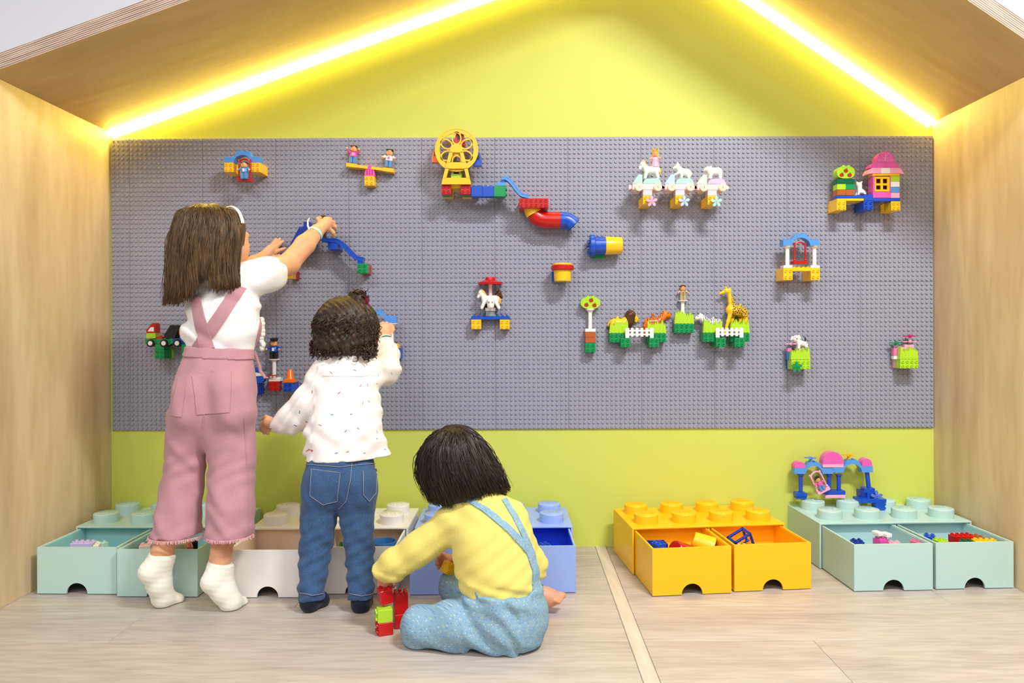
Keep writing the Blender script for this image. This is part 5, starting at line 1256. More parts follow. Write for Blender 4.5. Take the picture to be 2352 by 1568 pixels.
def patch(name, tree, left, right, parent, mat, off=.003, inn=.003, n=16, m=6, org=None):
    """flat piece of cloth lying on a surface: between two pixel polylines"""
    def rs(pts, k):
        L = [0]
        for a, b in zip(pts[:-1], pts[1:]): L.append(L[-1]+math.hypot(b[0]-a[0], b[1]-a[1]))
        t = L[-1]*k
        for i in range(len(pts)-1):
            if t <= L[i+1]+1e-9:
                f = (t-L[i])/(L[i+1]-L[i]+1e-9); return (pts[i][0]+(pts[i+1][0]-pts[i][0])*f, pts[i][1]+(pts[i+1][1]-pts[i][1])*f)
        return pts[-1]
    H = []; Nn = []
    for i in range(n+1):
        a, b = rs(left, i/n), rs(right, i/n)
        for j in range(m+1):
            t = j/m; p, nn = cast(tree, a[0]+(b[0]-a[0])*t, a[1]+(b[1]-a[1])*t)
            if nn.dot(CAM-p) < 0: nn = -nn
            H.append(p); Nn.append(nn)
    W = m+1; N = len(H)
    vs = [p+q*off for p, q in zip(H, Nn)]+[p-q*inn for p, q in zip(H, Nn)]; fs = []
    for i in range(n):
        for j in range(m):
            a = i*W+j; fs.append((a, a+1, a+W+1, a+W)); fs.append((N+a, N+a+W, N+a+W+1, N+a+1))
    edge = [(i*W, (i+1)*W) for i in range(n)]+[((i+1)*W+m, i*W+m) for i in range(n)]+[(j+1, j) for j in range(m)]+[(n*W+j, n*W+j+1) for j in range(m)]
    for a, b in edge: fs.append((a, b, N+b, N+a))
    mb = MB(); mb.add(vs, fs); return mb.build(name, mat, parent, sharp=50)
def stitch(name, tree, pts, parent, mat, r=.0011, off=.0008, n=40):
    out = []
    for i in range(n+1):
        t = i/n*(len(pts)-1); k = min(int(t), len(pts)-2); f = t-k
        p, nn = cast(tree, pts[k][0]+(pts[k+1][0]-pts[k][0])*f, pts[k][1]+(pts[k+1][1]-pts[k][1])*f)
        if nn.dot(CAM-p) < 0: nn = -nn
        out.append(p+nn*off)
    return MB().tube(out, r, 5).build(name, mat, parent)
def cloth(name, rgb, rough=.9, weave=900, bump=.25, var=.08):
    m, n, l, b = newmat(name); b.inputs['Roughness'].default_value = rough; b.inputs['Specular IOR Level'].default_value = .15
    b.inputs['Sheen Weight'].default_value = .15; b.inputs['Sheen Roughness'].default_value = .5
    co = n.new('ShaderNodeTexCoord'); t = n.new('ShaderNodeTexNoise'); t.inputs['Scale'].default_value = 400; t.inputs['Detail'].default_value = 3; l.new(co.outputs['Object'], t.inputs['Vector'])
    lo = tuple(max(0, v*(1-var)) for v in rgb); hi = tuple(min(255, v*(1+var*.6)) for v in rgb)
    r = ramp(n, [(.35, lo), (.65, hi)]); l.new(t.outputs['Fac'], r.inputs['Fac']); l.new(r.outputs[0], b.inputs['Base Color'])
    w2 = n.new('ShaderNodeTexNoise'); w2.inputs['Scale'].default_value = weave; w2.inputs['Detail'].default_value = 2; l.new(co.outputs['Object'], w2.inputs['Vector'])
    bp = n.new('ShaderNodeBump'); bp.inputs['Strength'].default_value = bump; bp.inputs['Distance'].default_value = .001; l.new(w2.outputs['Fac'], bp.inputs['Height'])
    w3 = n.new('ShaderNodeTexNoise'); w3.inputs['Scale'].default_value = 16; w3.inputs['Detail'].default_value = 2; w3.inputs['Distortion'].default_value = .6; l.new(co.outputs['Object'], w3.inputs['Vector'])
    b2 = n.new('ShaderNodeBump'); b2.inputs['Strength'].default_value = .22; b2.inputs['Distance'].default_value = .004; l.new(w3.outputs['Fac'], b2.inputs['Height']); l.new(bp.outputs['Normal'], b2.inputs['Normal'])
    l.new(b2.outputs['Normal'], b.inputs['Normal'])
    return m
def skin(name, rgb):
    m, n, l, b = newmat(name); b.inputs['Roughness'].default_value = .5; b.inputs['Specular IOR Level'].default_value = .35
    b.inputs['Subsurface Weight'].default_value = .25; b.inputs['Subsurface Radius'].default_value = (.01, .004, .002); b.inputs['Subsurface Scale'].default_value = .6
    co = n.new('ShaderNodeTexCoord'); t = n.new('ShaderNodeTexNoise'); t.inputs['Scale'].default_value = 30; t.inputs['Detail'].default_value = 5; l.new(co.outputs['Object'], t.inputs['Vector'])
    r = ramp(n, [(.3, (rgb[0]*.93, rgb[1]*.87, rgb[2]*.83)), (.7, rgb)]); l.new(t.outputs['Fac'], r.inputs['Fac']); l.new(r.outputs[0], b.inputs['Base Color'])
    return m
def hairmat(name, c1, c2, rough=.38):
    m, n, l, b = newmat(name); b.inputs['Roughness'].default_value = rough; b.inputs['Specular IOR Level'].default_value = .45
    co = n.new('ShaderNodeTexCoord'); mp = n.new('ShaderNodeMapping'); mp.inputs['Scale'].default_value = (1, 1, .12); l.new(co.outputs['Object'], mp.inputs[0])
    t = n.new('ShaderNodeTexNoise'); t.inputs['Scale'].default_value = 160; t.inputs['Detail'].default_value = 3; l.new(mp.outputs[0], t.inputs['Vector'])
    r = ramp(n, [(.3, c2), (.7, c1)]); l.new(t.outputs['Fac'], r.inputs['Fac']); l.new(r.outputs[0], b.inputs['Base Color']); return m
def head(sc, C, F, Uv, s):
    """head of height s: skull, face, nose, chin, ears"""
    C, F, Uv = Vector(C), Vector(F).normalized(), Vector(Uv); Uv = (Uv-F*Uv.dot(F)).normalized(); Rt = F.cross(Uv)
    M = Matrix((Rt, F, Uv)).transposed()
    q = lambda r, f, u: C+Rt*(r*s)+F*(f*s)+Uv*(u*s)
    sc.e(q(0, -.06, .09), (.39*s, .46*s, .41*s), .01, M); sc.e(q(0, .10, -.16), (.33*s, .34*s, .34*s), .03, M)
    sc.e(q(0, .30, -.38), (.14*s, .13*s, .10*s), .03, M)
    for r in (-1, 1):
        sc.e(q(r*.17, .27, -.17), (.15*s, .13*s, .14*s), .03, M); sc.e(q(r*.40, .0, -.04), (.05*s, .09*s, .13*s), .008, M)
        sc.e(q(r*.13, .385, .06), (.08*s, .05*s, .03*s), .02, M)
    sc.w(q(0, .40, .0), q(0, .475, -.10), .035*s, .06*s, .012)
    sc.e(q(0, .40, -.235), (.11*s, .05*s, .022*s), .008, M); sc.e(q(0, .395, -.275), (.09*s, .05*s, .022*s), .008, M)
    return dict(q=q, M=M, s=s)
def face_parts(hd, parent, iris=(60, 35, 20)):
    q, M, s = hd['q'], hd['M'], hd['s']
    M4 = M.to_4x4()
    for r in (-1, 1):
        e = MB().ell(q(r*.145, .375, -.01), (.062*s, .045*s, .042*s), 12, 8, M).build('eye', plain('eye_white', (238, 234, 230), .25), parent)
        MB().ell(q(r*.145, .412, -.01), (.03*s, .012*s, .03*s), 10, 6, M).build('iris', plain('iris_brown', iris, .2), e)
        MB().tube([q(r*.07, .42, .085), q(r*.15, .415, .11), q(r*.23, .36, .09)], [.008*s, .014*s, .006*s], 6).build('eyebrow', plain('brow_brown', (60, 40, 28), .6), parent)
    MB().tube([q(-.10, .415, -.25), q(-.04, .448, -.252), q(.04, .448, -.252), q(.10, .415, -.25)], [.006*s, .018*s, .018*s, .006*s], 6).build('mouth', plain('lip_rose', (190, 95, 90), .45), parent)
def strands(mb, rings, phis, n, rad, r, jit=.05, wave=.004, length=None, seg=14, taper=.35, rjit=.03, n_side=4):
    """hair locks running down over rings (px, py, Y, half width px, half depth m)"""
    K = len(rings)-1
    for _ in range(n):
        ph = phis(r); L = length(ph, r) if length else 1.0; off = 1+r.uniform(-rjit, rjit); w1, w2, f1 = r.uniform(-1, 1)*wave, r.uniform(-1, 1)*wave, r.uniform(2, 5)
        path = []; dphi = r.uniform(-jit, jit)
        t0 = r.uniform(0, .12)
        for i in range(seg+1):
            t = (t0+(1-t0)*i/seg)*L*K; k = min(int(t), K-1); f = t-k; a, b = rings[k], rings[k+1]
            g = [a[j]+(b[j]-a[j])*f for j in range(5)]; c = P(g[0], g[1], g[2]); p2 = ph+dphi*i/seg
            lift = 1+.02*math.sin(i/seg*math.pi)
            path.append(c+Vector((g[3]*mpp(g[2])*math.cos(p2)*off*lift, g[4]*math.sin(p2)*off*lift, 0))+Vector((w1*math.sin(f1*i/seg*3), w2*math.cos(f1*i/seg*3), 0)))
        rr = [rad*(1-.25*abs(i/seg-.4))*(1 if i < seg*.75 else 1-(1-taper)*(i/seg-.75)/.25) for i in range(seg+1)]
        mb.tube(path, rr, n_side)
    return mb
def hair_loft(rings, skip, length, seed, scale=.985, amp=.012, inner=.80, nphi=150, nt=36):
    """closed shell of hair under the strands; follows the rings, parted in clumps"""
    r = random.Random(seed); K = len(rings)-1; ks = [(r.randint(9, 40), r.uniform(0, 6.28)) for _ in range(5)]
    V = []; F = []
    for side in range(2):
        for i in range(nphi):
            ph = -math.pi+2*math.pi*i/nphi; L = length(ph, None)*.97; cl = sum(math.sin(k*ph+a) for k, a in ks)/len(ks)
            for j in range(nt+1):
                t = j/nt*L*K; k = min(int(t), K-1); f = t-k; a, b = rings[k], rings[k+1]; g = [a[q]+(b[q]-a[q])*f for q in range(5)]
                c = P(g[0], g[1], g[2]); tw = ph+.05*math.sin(j/nt*4+ph*3)*j/nt; rr = scale+amp*cl*min(1, j/nt*2.2)
                if side: rr *= inner if j < nt else .93
                V.append(c+Vector((g[3]*mpp(g[2])*math.cos(tw)*rr, g[4]*math.sin(tw)*rr, -.004*side)))
    W = nt+1; N = nphi*W
    for i in range(nphi):
        i2 = (i+1) % nphi
        for j in range(nt):
            F.append((i*W+j, i2*W+j, i2*W+j+1, i*W+j+1)); F.append((N+i*W+j, N+i*W+j+1, N+i2*W+j+1, N+i2*W+j))
        F.append((i*W+nt, i2*W+nt, N+i2*W+nt, N+i*W+nt))
    mb = MB(); mb.add(V, F); return mb
def hand(sc, wrist, knuckle, up, spread, fingers, thumb, rp=.017, rf=.0068):
    """palm from wrist to knuckles and given finger chains (lists of (px, py, Y))"""
    sc.c(wrist, knuckle, rp*1.05, rp*1.15, .008)
    for ch in fingers+[thumb]:
        n = len(ch)
        for i in range(n-1): sc.c(ch[i], ch[i+1], rf*(1.12-.12*i), rf*(1.05-.14*(i+1)), .0022)
def band(name, a, b, ra, rb, w, parent, mat):
    """wristband round a limb"""
    a, b = Vector(a), Vector(b); d = (b-a).normalized()
    return MB().cyl(a-d*w/2, a+d*w/2, ra, rb, n=28, cap=False).cyl(a-d*w/2, a+d*w/2, ra-.0012, rb-.0012, n=28, cap=False).build(name, mat, parent)

# ------------------------------------------------------------------ standing girl in pink dungarees
M_skinA = skin('skin_warm', (232, 178, 140)); M_pink = cloth('dusty_pink_twill', (190, 141, 149), var=.03); M_tee = cloth('white_jersey', (244, 242, 240), bump=.12, var=.03)
M_hairA = hairmat('brown_hair', (112, 82, 50), (56, 36, 20), .42); M_sockw = cloth('white_knit_sock', (240, 238, 222), var=.02)
GA = 'children playing at the board'
A0 = P(460, 1388, -.53)
pa = thing('person', (A0.x, -.53, 0), 'child with long brown hair in white tee and pink dungarees reaching up on tiptoe', 'person', GA)
sc = Sculpt(.003)
hd = head(sc, P(502, 546, -.425), (.70, .71, .02), (0, 0, 1), .178)
sc.c((505, 600, -.43), (515, 665, -.43), .034, .036, .02)
sc.c((515, 680, -.43), (500, 790, -.45), .052, .048, .03); sc.c((462, 672, -.42), (590, 632, -.41), .034, .033, .02)
sc.c((500, 790, -.45), (490, 930, -.48), .048, .066, .03)
# right arm and hand
sc.chain([(592, 632, -.41), (662, 607, -.29), (700, 562, -.225), (728, 531, -.165)], [.036, .033, .031, .0235], .012)
hand(sc, (730, 529, -.16), (750, 513, -.125), 0, 0,
     [[(748, 503, -.125), (758, 503, -.098), (760, 510, -.083)], [(754, 506, -.122), (766, 511, -.10), (768, 520, -.088)],
      [(757, 514, -.125), (769, 520, -.108), (772, 527, -.095)], [(755, 524, -.13), (765, 534, -.118), (768, 541, -.108)]],
     [(736, 512, -.15), (730, 503, -.125), (736, 500, -.105)], .0185, .0078)
# left arm and hand on the board
sc.chain([(462, 672, -.42), (530, 640, -.26), (585, 605, -.12), (603, 592, -.06)], [.036, .032, .026, .021], .012)
hand(sc, (606, 589, -.05), (622, 574, -.034), 0, 0,
     [[(622, 566, -.033), (629, 557, -.028), (634, 549, -.024)], [(627, 568, -.033), (637, 556, -.028), (643, 548.5, -.024)],
      [(630, 573, -.034), (642, 561, -.029), (650, 554, -.024)], [(630, 580, -.036), (644, 574, -.031), (655, 570.5, -.026)]],
     [(618, 588, -.045), (632, 590, -.036), (642, 586, -.028)], .0165, .0066)
# legs on tiptoe
for (hip, knee, ank, heel, ball, toe) in (((455, 960, -.50), (420, 1110, -.50), (374, 1262, -.555), (346, 1312, -.575), (373, 1371, -.545), (408, 1374, -.515)), ((530, 960, -.49), (528, 1110, -.505), (507, 1280, -.56), (488, 1334, -.585), (529, 1381, -.565), (553, 1381, -.535))):
    sc.chain([hip, knee], [.040, .034], .02); sc.chain([knee, ((knee[0]+ank[0])/2, (knee[1]+ank[1])/2, -.525), ank], [.034, .036, .0275], .012)
    sc.c(ank, heel, .026, .022, .012); sc.c(heel, ball, .022, .021, .012); sc.c(ball, toe, .020, .012, .01)
V, Q = sc.field().surface(3); mesh_np('body', V, Q, M_skinA, pa, org_of(pa)); face_parts(hd, pa)
# socks
for (ank, heel, mid, ball, toe, nm) in (((372, 1278, -.553), (344, 1313, -.576), (362, 1345, -.562), (374, 1372, -.545), (410, 1375, -.513), 0), ((506, 1300, -.562), (487, 1336, -.586), (510, 1362, -.577), (530, 1382, -.566), (556, 1382, -.532), 1)):
    s2 = Sculpt(.003); s2.c(ank, heel, .0325, .0275, .02); s2.c(heel, mid, .0275, .026, .012); s2.c(mid, ball, .026, .0245, .012); s2.c(ball, toe, .0235, .0155, .012); s2.c(ank, ball, .027, .023, .02)
    f = s2.field(); a = P(*ank); ax = (P(*ank)-P(*ball)); f.halfspace(a+Vector((0, 0, .012)), Vector((-.25, -.1, -1)))
    f.displace(lambda X, Y, Z: .0003*np.sin(Z*420+X*120)); f.halfspace((0, 0, .0015), (0, 0, 1))
    V, Q = f.surface(3); mesh_np('sock', V, Q, M_sockw, pa, org_of(pa), label='white ankle sock')
# trousers
s2 = Sculpt(.004); m_ = 1/790
s2.c((506, 796, -.455), (494, 900, -.485), .092, .104, .03, (1, .72, 1)); s2.c((494, 900, -.485), (486, 950, -.495), .106, .100, .03, (1, .75, 1))
s2.c((444, 905, -.528), (440, 945, -.528), .056, .060, .016); s2.c((530, 900, -.528), (534, 945, -.528), .058, .064, .016)
s2.c((436, 965, -.50), (428, 1020, -.50), .060, .056, .02); s2.chain([(428, 1020, -.50), (422, 1090, -.495), (412, 1170, -.515), (405, 1260, -.535)], [.056, .055, .062, .074], .003, (1, .95, 1))
s2.c((533, 965, -.50), (532, 1020, -.505), .064, .065, .02); s2.chain([(532, 1020, -.505), (532, 1090, -.515), (529, 1170, -.545), (527, 1265, -.565)], [.065, .066, .063, .062], .003, (1, .95, 1))
f = s2.field()
zt = P(505, 798, -.46).z; wx_ = P(505, 0, -.46).x; f.halfspace((wx_, 0, zt), (-.05, 0, -1)); f.halfspace(P(408, 1231, -.545), (.0, .0, 1))
fold = lambda X, Y, Z: (.0020*np.sin(Z*60+X*45+np.sin(X*30+Z*22)*2.6+Y*18)+.0014*np.sin(Z*105-X*80+np.sin(Z*33)*2+Y*40))*np.clip((P(0, 930, -.5).z-Z)*5, .15, 1)+.0018*np.sin(X*95+np.sin(Z*22)*2)
f.displace(fold)
wb = Field(f.lo, f.lo+(f.n-1)*f.h, f.h); wb.d = f.d.copy()-.003
V, Q = f.surface(2); tro = mesh_np('dungaree_trousers', V, Q, M_pink, pa, org_of(pa), label='dusty pink cropped trousers with frayed hems')
# waistband: a slightly wider slab of the same shape
z1, z0 = zt-.0005, P(505, 822, -.46).z
wb.halfspace((wx_, 0, z1), (-.05, 0, -1)); wb.halfspace((wx_, 0, z0), (.06, 0, 1))
V, Q = wb.surface(2); mesh_np('waistband', V, Q, M_pink, pa, org_of(pa))
tt = bvh_of(tro)
patch('back_pocket', tt, [(441, 862), (447, 905), (452, 952)], [(531, 851), (530, 900), (527, 947)], pa, M_pink, .0028, .004, 12, 12)
patch('back_pocket', tt, [(411, 866), (401, 910), (394, 954)], [(430, 864), (424, 910), (417, 957)], pa, M_pink, .0028, .004, 12, 5)
stitch('seam', tt, [(489, 850), (484, 880), (470, 940), (466, 985)], pa, M_pink, .0016)
stitch('seam', tt, [(560, 960), (568, 1100), (570, 1225)], pa, M_pink, .0012)
M_fray = plain('frayed_pink_thread', (226, 172, 178), .9)
def fray(cx, cy, Y, rx, ry, n):
    m = MB(); r = random.Random(int(cx))
    for k in range(n):
        a = 2*math.pi*k/n; p = P(cx, cy, Y)+Vector((rx*math.cos(a), ry*math.sin(a), 0)); d = Vector((r.uniform(-.004, .004)+.002*math.cos(a), r.uniform(-.004, .004), -r.uniform(.003, .006)))
        m.tube([p+Vector((0, 0, .004)), p+d*.5, p+d], [.0009, .0007, .0004], 3)
    m.build('hem_fringe', M_fray, pa)
fray(406, 1230, -.533, .0725, .069, 260); fray(527, 1231, -.562, .0615, .059, 230)
# shirt
s2 = Sculpt(.004)
s2.c((507, 806, -.453), (514, 735, -.445), .088, .094, .02, (1, .72, 1)); s2.c((514, 735, -.445), (525, 678, -.43), .094, .084, .03, (1, .70, 1))
s2.c((466, 676, -.42), (588, 636, -.41), .046, .045, .03); s2.c((520, 660, -.43), (518, 640, -.43), .050, .042, .03)
s2.chain([(588, 640, -.41), (612, 632, -.375), (628, 626, -.345)], [.052, .050, .050], .02); s2.c((466, 680, -.42), (505, 660, -.32), .048, .042, .02)
s2.c((440, 765, -.45), (455, 775, -.455), .030, .034, .03)
f = s2.field(); el = P(662, 607, -.29); sh = P(592, 632, -.41)
d = (el-sh).normalized(); cutp = P(632, 622, -.345)
X, Y, Z = f.ax[0][:, None, None], f.ax[1][None, :, None], f.ax[2][None, None, :]
f.d = np.maximum(f.d, np.where(X > P(612, 0, -.37).x, (X-cutp.x)*d.x+(Y-cutp.y)*d.y+(Z-cutp.z)*d.z, -1).astype(np.float32))
f.halfspace((0, 0, zt-.012), (0, 0, 1)); f.displace(lambda X, Y, Z: .0030*np.sin(X*38+Z*62+np.sin(Z*33+X*20)*2.0)+.0022*np.sin(Z*95-X*75+np.sin(X*40)*1.5))
V, Q = f.surface(2); tee = mesh_np('tee_shirt', V, Q, M_tee, pa, org_of(pa), label='white short sleeved tee')
ts = bvh_of(tee)
patch('strap', ts, [(536, 655), (505, 700), (470, 752), (440, 798)], [(566, 662), (534, 712), (496, 768), (464, 803)], pa, M_pink, .0030, .004, 22, 5)
patch('strap', ts, [(438, 680), (447, 730), (457, 780), (461, 800)], [(460, 680), (471, 728), (487, 780), (494, 800)], pa, M_pink, .0055, .002, 18, 5)
patch('strap', ts, [(598, 728), (592, 760), (584, 800)], [(602, 728), (598, 762), (590, 802)], pa, M_pink, .003, .004, 10, 2)
MB().tube([P(584, 806, -.41), P(590, 822, -.405), P(596, 840, -.40), P(598, 852, -.40), P(606, 862, -.40), P(610, 868, -.40)], [.005, .0045, .005, .0052, .005, .004], 8, flat=.5).build('tie_ribbon', M_pink, pa)
# shirt frill at the side
fm = MB(); r_ = random.Random(3)
for k in range(9):
    c_ = P(602+r_.uniform(-2, 3), 735+k*8, -.41+.006*k*.3); fm.ell(c_, (.008, .012, .010), 8, 6)
fm.build('side_frill', M_tee, pa)
# hair
hr = [(482, 471, -.435, 3, .006), (480, 474, -.435, 30, .040), (482, 487, -.435, 62, .072), (484, 512, -.435, 76, .088), (481, 545, -.437, 82, .094), (476, 585, -.44, 82, .096), (474, 625, -.445, 82, .094), (476, 662, -.45, 88, .090), (470, 698, -.452, 88, .090)]
f2 = Sculpt(.004); f2.e((485, 541, -.437), (.100, .088, .092), .02); f2.c((484, 560, -.44), (480, 600, -.44), .092, .088, .03, (1, .9, 1)); f2.c((450, 610, -.44), (440, 640, -.445), .058, .052, .03)
f = f2.field(); fc = P(502, 546, -.425); hq = hd['q']
f.ell(hq(0, .42, -.22), (.088, .092, .105), 0, hd['M'], True); f.displace(lambda X, Y, Z: .0022*np.sin(X*160+np.sin(Z*30)*1.2)+.0012*np.sin(X*330+Z*22))
f.halfspace(P(470, 640, -.45), (.10, 0, 1))
V, Q = f.surface(2)
ho = mesh_np('hair', V, Q, M_hairA, pa, org_of(pa), label='long straight brown hair')
r_ = random.Random(11); mb = MB()
FA = math.atan2(.66, .76)
def phA(r):
    while True:
        p = r.uniform(-math.pi, math.pi); d = abs((p-FA+math.pi) % (2*math.pi)-math.pi)
        if d > .95 or r.random() < .12: return p
def lenA(p, r):
    d = abs((p-FA+math.pi) % (2*math.pi)-math.pi)
    if d < .95: return .36
    x = math.cos(p); back = math.sin(p) < .2
    base = 1.0+.02*max(0, -x) if x < .02 else (.86 if x < .42 else .93)
    if .02 <= x < .12: base = .93
    return base-(r.uniform(0, .06) if r else .02)
lf = hair_loft(hr, None, lenA, 4); lf.build('hair_mass', M_hairA, ho, sharp=None)
strands(mb, hr, phA, 1000, .0021, r_, .10, .003, lenA, 14, .25, .014)
strands(mb, hr, phA, 260, .0012, r_, .18, .008, lenA, 14, .2, .07, 3)
mb.build('hair_strands', M_hairA, ho, sharp=None)
# white headband over the crown, front of the head
bp = []
for k in range(21):
    a = math.pi*(.08+.84*k/20); bp.append(hq(math.cos(a)*.51, .19, .10+math.sin(a)*.425))
MB().tube(bp, .0052, 8, flat=.6).build('headband', plain('white_headband', (245, 243, 240), .4), pa)
M_band = plain('mint_wristband', (170, 226, 214), .45)
w0, w1 = P(722, 538, -.178), P(728, 531, -.165)
band('wristband', w0, w1, .0275, .0270, .011, pa, M_band)
MB().tube([P(712, 530, -.195), P(707, 518, -.20), P(707, 508, -.20), P(711, 500, -.20)], [.0035, .0035, .003, .002], 6, flat=.35).build('wristband_tail', plain('white_paper_tail', (240, 238, 236), .6), pa)
# ------------------------------------------------------------------ toddler in jeans
def printed(name, base, scale, half, cols, dots=False):
    """small scattered print on cloth: short dashes (or dots) of a few colours"""
    m, n, l, b = newmat(name); b.inputs['Roughness'].default_value = .9; b.inputs['Specular IOR Level'].default_value = .15
    co = n.new('ShaderNodeTexCoord'); sp = n.new('ShaderNodeSeparateXYZ'); l.new(co.outputs['Object'], sp.inputs[0])
    ad = n.new('ShaderNodeMath'); ad.operation = 'MULTIPLY_ADD'; ad.inputs[1].default_value = .8; l.new(sp.outputs['Y'], ad.inputs[0]); l.new(sp.outputs['X'], ad.inputs[2])
    cb = n.new('ShaderNodeCombineXYZ'); l.new(ad.outputs[0], cb.inputs[0]); l.new(sp.outputs['Z'], cb.inputs[1])
    v = n.new('ShaderNodeTexVoronoi'); v.voronoi_dimensions = '2D'; v.inputs['Scale'].default_value = scale; v.inputs['Randomness'].default_value = .75; l.new(cb.outputs[0], v.inputs['Vector'])
    sc_ = n.new('ShaderNodeVectorMath'); sc_.operation = 'SUBTRACT'
    l.new(cb.outputs[0], sc_.inputs[0]); l.new(v.outputs['Position'], sc_.inputs[1])
    cs = n.new('ShaderNodeSeparateColor'); l.new(v.outputs['Color'], cs.inputs[0])
    rot = n.new('ShaderNodeVectorRotate'); rot.rotation_type = 'Z_AXIS'; l.new(sc_.outputs[0], rot.inputs['Vector'])
    mu = n.new('ShaderNodeMath'); mu.operation = 'MULTIPLY'; mu.inputs[1].default_value = 6.28; l.new(cs.outputs[0], mu.inputs[0]); l.new(mu.outputs[0], rot.inputs['Angle'])
    s2 = n.new('ShaderNodeSeparateXYZ'); l.new(rot.outputs[0], s2.inputs[0])
    def ab(sock, lim):
        a = n.new('ShaderNodeMath'); a.operation = 'ABSOLUTE'; l.new(sock, a.inputs[0]); c = n.new('ShaderNodeMath'); c.operation = 'LESS_THAN'; c.inputs[1].default_value = lim; l.new(a.outputs[0], c.inputs[0]); return c.outputs[0]
    mm = n.new('ShaderNodeMath'); mm.operation = 'MULTIPLY'; l.new(ab(s2.outputs['X'], half[0]), mm.inputs[0]); l.new(ab(s2.outputs['Y'], half[1]), mm.inputs[1])
    r = n.new('ShaderNodeValToRGB'); r.color_ramp.interpolation = 'CONSTANT'; e = r.color_ramp.elements
    while len(e) < len(cols): e.new(.5)
    for k, c in enumerate(cols): e[k].position = k/len(cols); e[k].color = (*lin(c), 1)
    l.new(cs.outputs[1], r.inputs['Fac'])
    mx = n.new('ShaderNodeMix'); mx.data_type = 'RGBA'; l.new(mm.outputs[0], mx.inputs['Factor']); mx.inputs['A'].default_value = (*lin(base), 1); l.new(r.outputs[0], mx.inputs['B'])
    l.new(mx.outputs['Result'], b.inputs['Base Color'])
    w3 = n.new('ShaderNodeTexNoise'); w3.inputs['Scale'].default_value = 22; w3.inputs['Detail'].default_value = 3; w3.inputs['Distortion'].default_value = .8; l.new(co.outputs['Object'], w3.inputs['Vector'])
    b2 = n.new('ShaderNodeBump'); b2.inputs['Strength'].default_value = .25; b2.inputs['Distance'].default_value = .004; l.new(w3.outputs['Fac'], b2.inputs['Height']); l.new(b2.outputs['Normal'], b.inputs['Normal'])
    return m
M_skinB = skin('skin_fair', (236, 186, 156)); M_blouse = printed('white_printed_cotton', (244, 238, 234), 19, (.0044, .0013), [(90, 150, 160), (195, 105, 108), (110, 128, 165), (232, 222, 218), (204, 128, 120), (110, 160, 158)])
M_jean = cloth('blue_denim', (62, 90, 130), weave=1400, bump=.3, var=.12); M_navysock = cloth('navy_knit_sock', (26, 30, 48)); M_hairB = hairmat('dark_curly_hair', (70, 47, 33), (30, 20, 14), .5)
M_thread = plain('denim_stitching', (150, 150, 160), .8)
B0 = P(775, 1398, -.55)
pb = thing('person', (B0.x, -.55, 0), 'curly-haired toddler in white printed blouse and blue jeans, one hand raised to the board', 'person', GA)
sc = Sculpt(.003)
hdB = head(sc, P(795, 757, -.425), (.30, .92, .12), (0.05, -.1, 1), .158)
sc.c((795, 800, -.43), (795, 850, -.445), .032, .034, .02); sc.c((795, 865, -.45), (785, 1040, -.50), .050, .052, .03); sc.c((748, 862, -.44), (842, 858, -.43), .030, .030, .02)
sc.c((785, 1040, -.50), (780, 1110, -.51), .052, .052, .03)
sc.chain([(745, 865, -.44), (712, 930, -.45), (668, 965, -.435), (634, 975, -.42)], [.032, .028, .025, .020], .012)
hand(sc, (630, 974, -.417), (617, 971, -.407), 0, 0, [[(613, 964, -.405), (603, 971, -.398), (599, 982, -.394)], [(612, 970, -.409), (602, 979, -.403), (601, 989, -.398)], [(614, 977, -.41), (606, 986, -.404), (607, 994, -.399)], [(619, 982, -.408), (614, 990, -.403), (616, 996, -.399)]], [(623, 963, -.402), (611, 957, -.392), (603, 962, -.386)], .0155, .0068)
sc.chain([(846, 858, -.43), (893, 848, -.30), (888, 800, -.20), (884, 778, -.165)], [.032, .028, .025, .0205], .012)
hand(sc, (884, 776, -.16), (884, 757, -.125), 0, 0, [[(871, 757, -.125), (868, 747, -.107), (872, 744, -.094)], [(879, 752, -.127), (877, 744, -.108), (880, 741, -.094)], [(887, 751, -.127), (887, 743, -.108), (889, 741, -.094)], [(894, 755, -.125), (896, 746, -.107), (897, 744, -.094)]], [(896, 768, -.14), (903, 757, -.122), (902, 748, -.106)], .019, .0072)
LEG = (((742, 1110, -.515), (728, 1230, -.53), (713, 1355, -.575), (711, 1383, -.585), (738, 1378, -.545)), ((815, 1110, -.515), (825, 1230, -.53), (829, 1355, -.575), (829, 1387, -.585), (838, 1384, -.535)))
for hip, knee, ank, heel, toe in LEG:
    sc.chain([hip, knee, ank], [.040, .034, .022], .015); sc.c(ank, heel, .022, .018, .01); sc.c(heel, toe, .018, .014, .01)
V, Q = sc.field().surface(3); mesh_np('body', V, Q, M_skinB, pb, org_of(pb)); face_parts(hdB, pb)
for hip, knee, ank, heel, toe in LEG:
    s2 = Sculpt(.003); s2.c((ank[0], ank[1]-8, ank[2]), heel, .027, .024, .012); s2.c(heel, toe, .0235, .019, .014); s2.c((ank[0], ank[1], ank[2]+.01), toe, .024, .018, .02)
    f = s2.field(); f.halfspace((0, 0, .0015), (0, 0, 1)); V, Q = f.surface(3); mesh_np('sock', V, Q, M_navysock, pb, org_of(pb), label='dark navy sock')
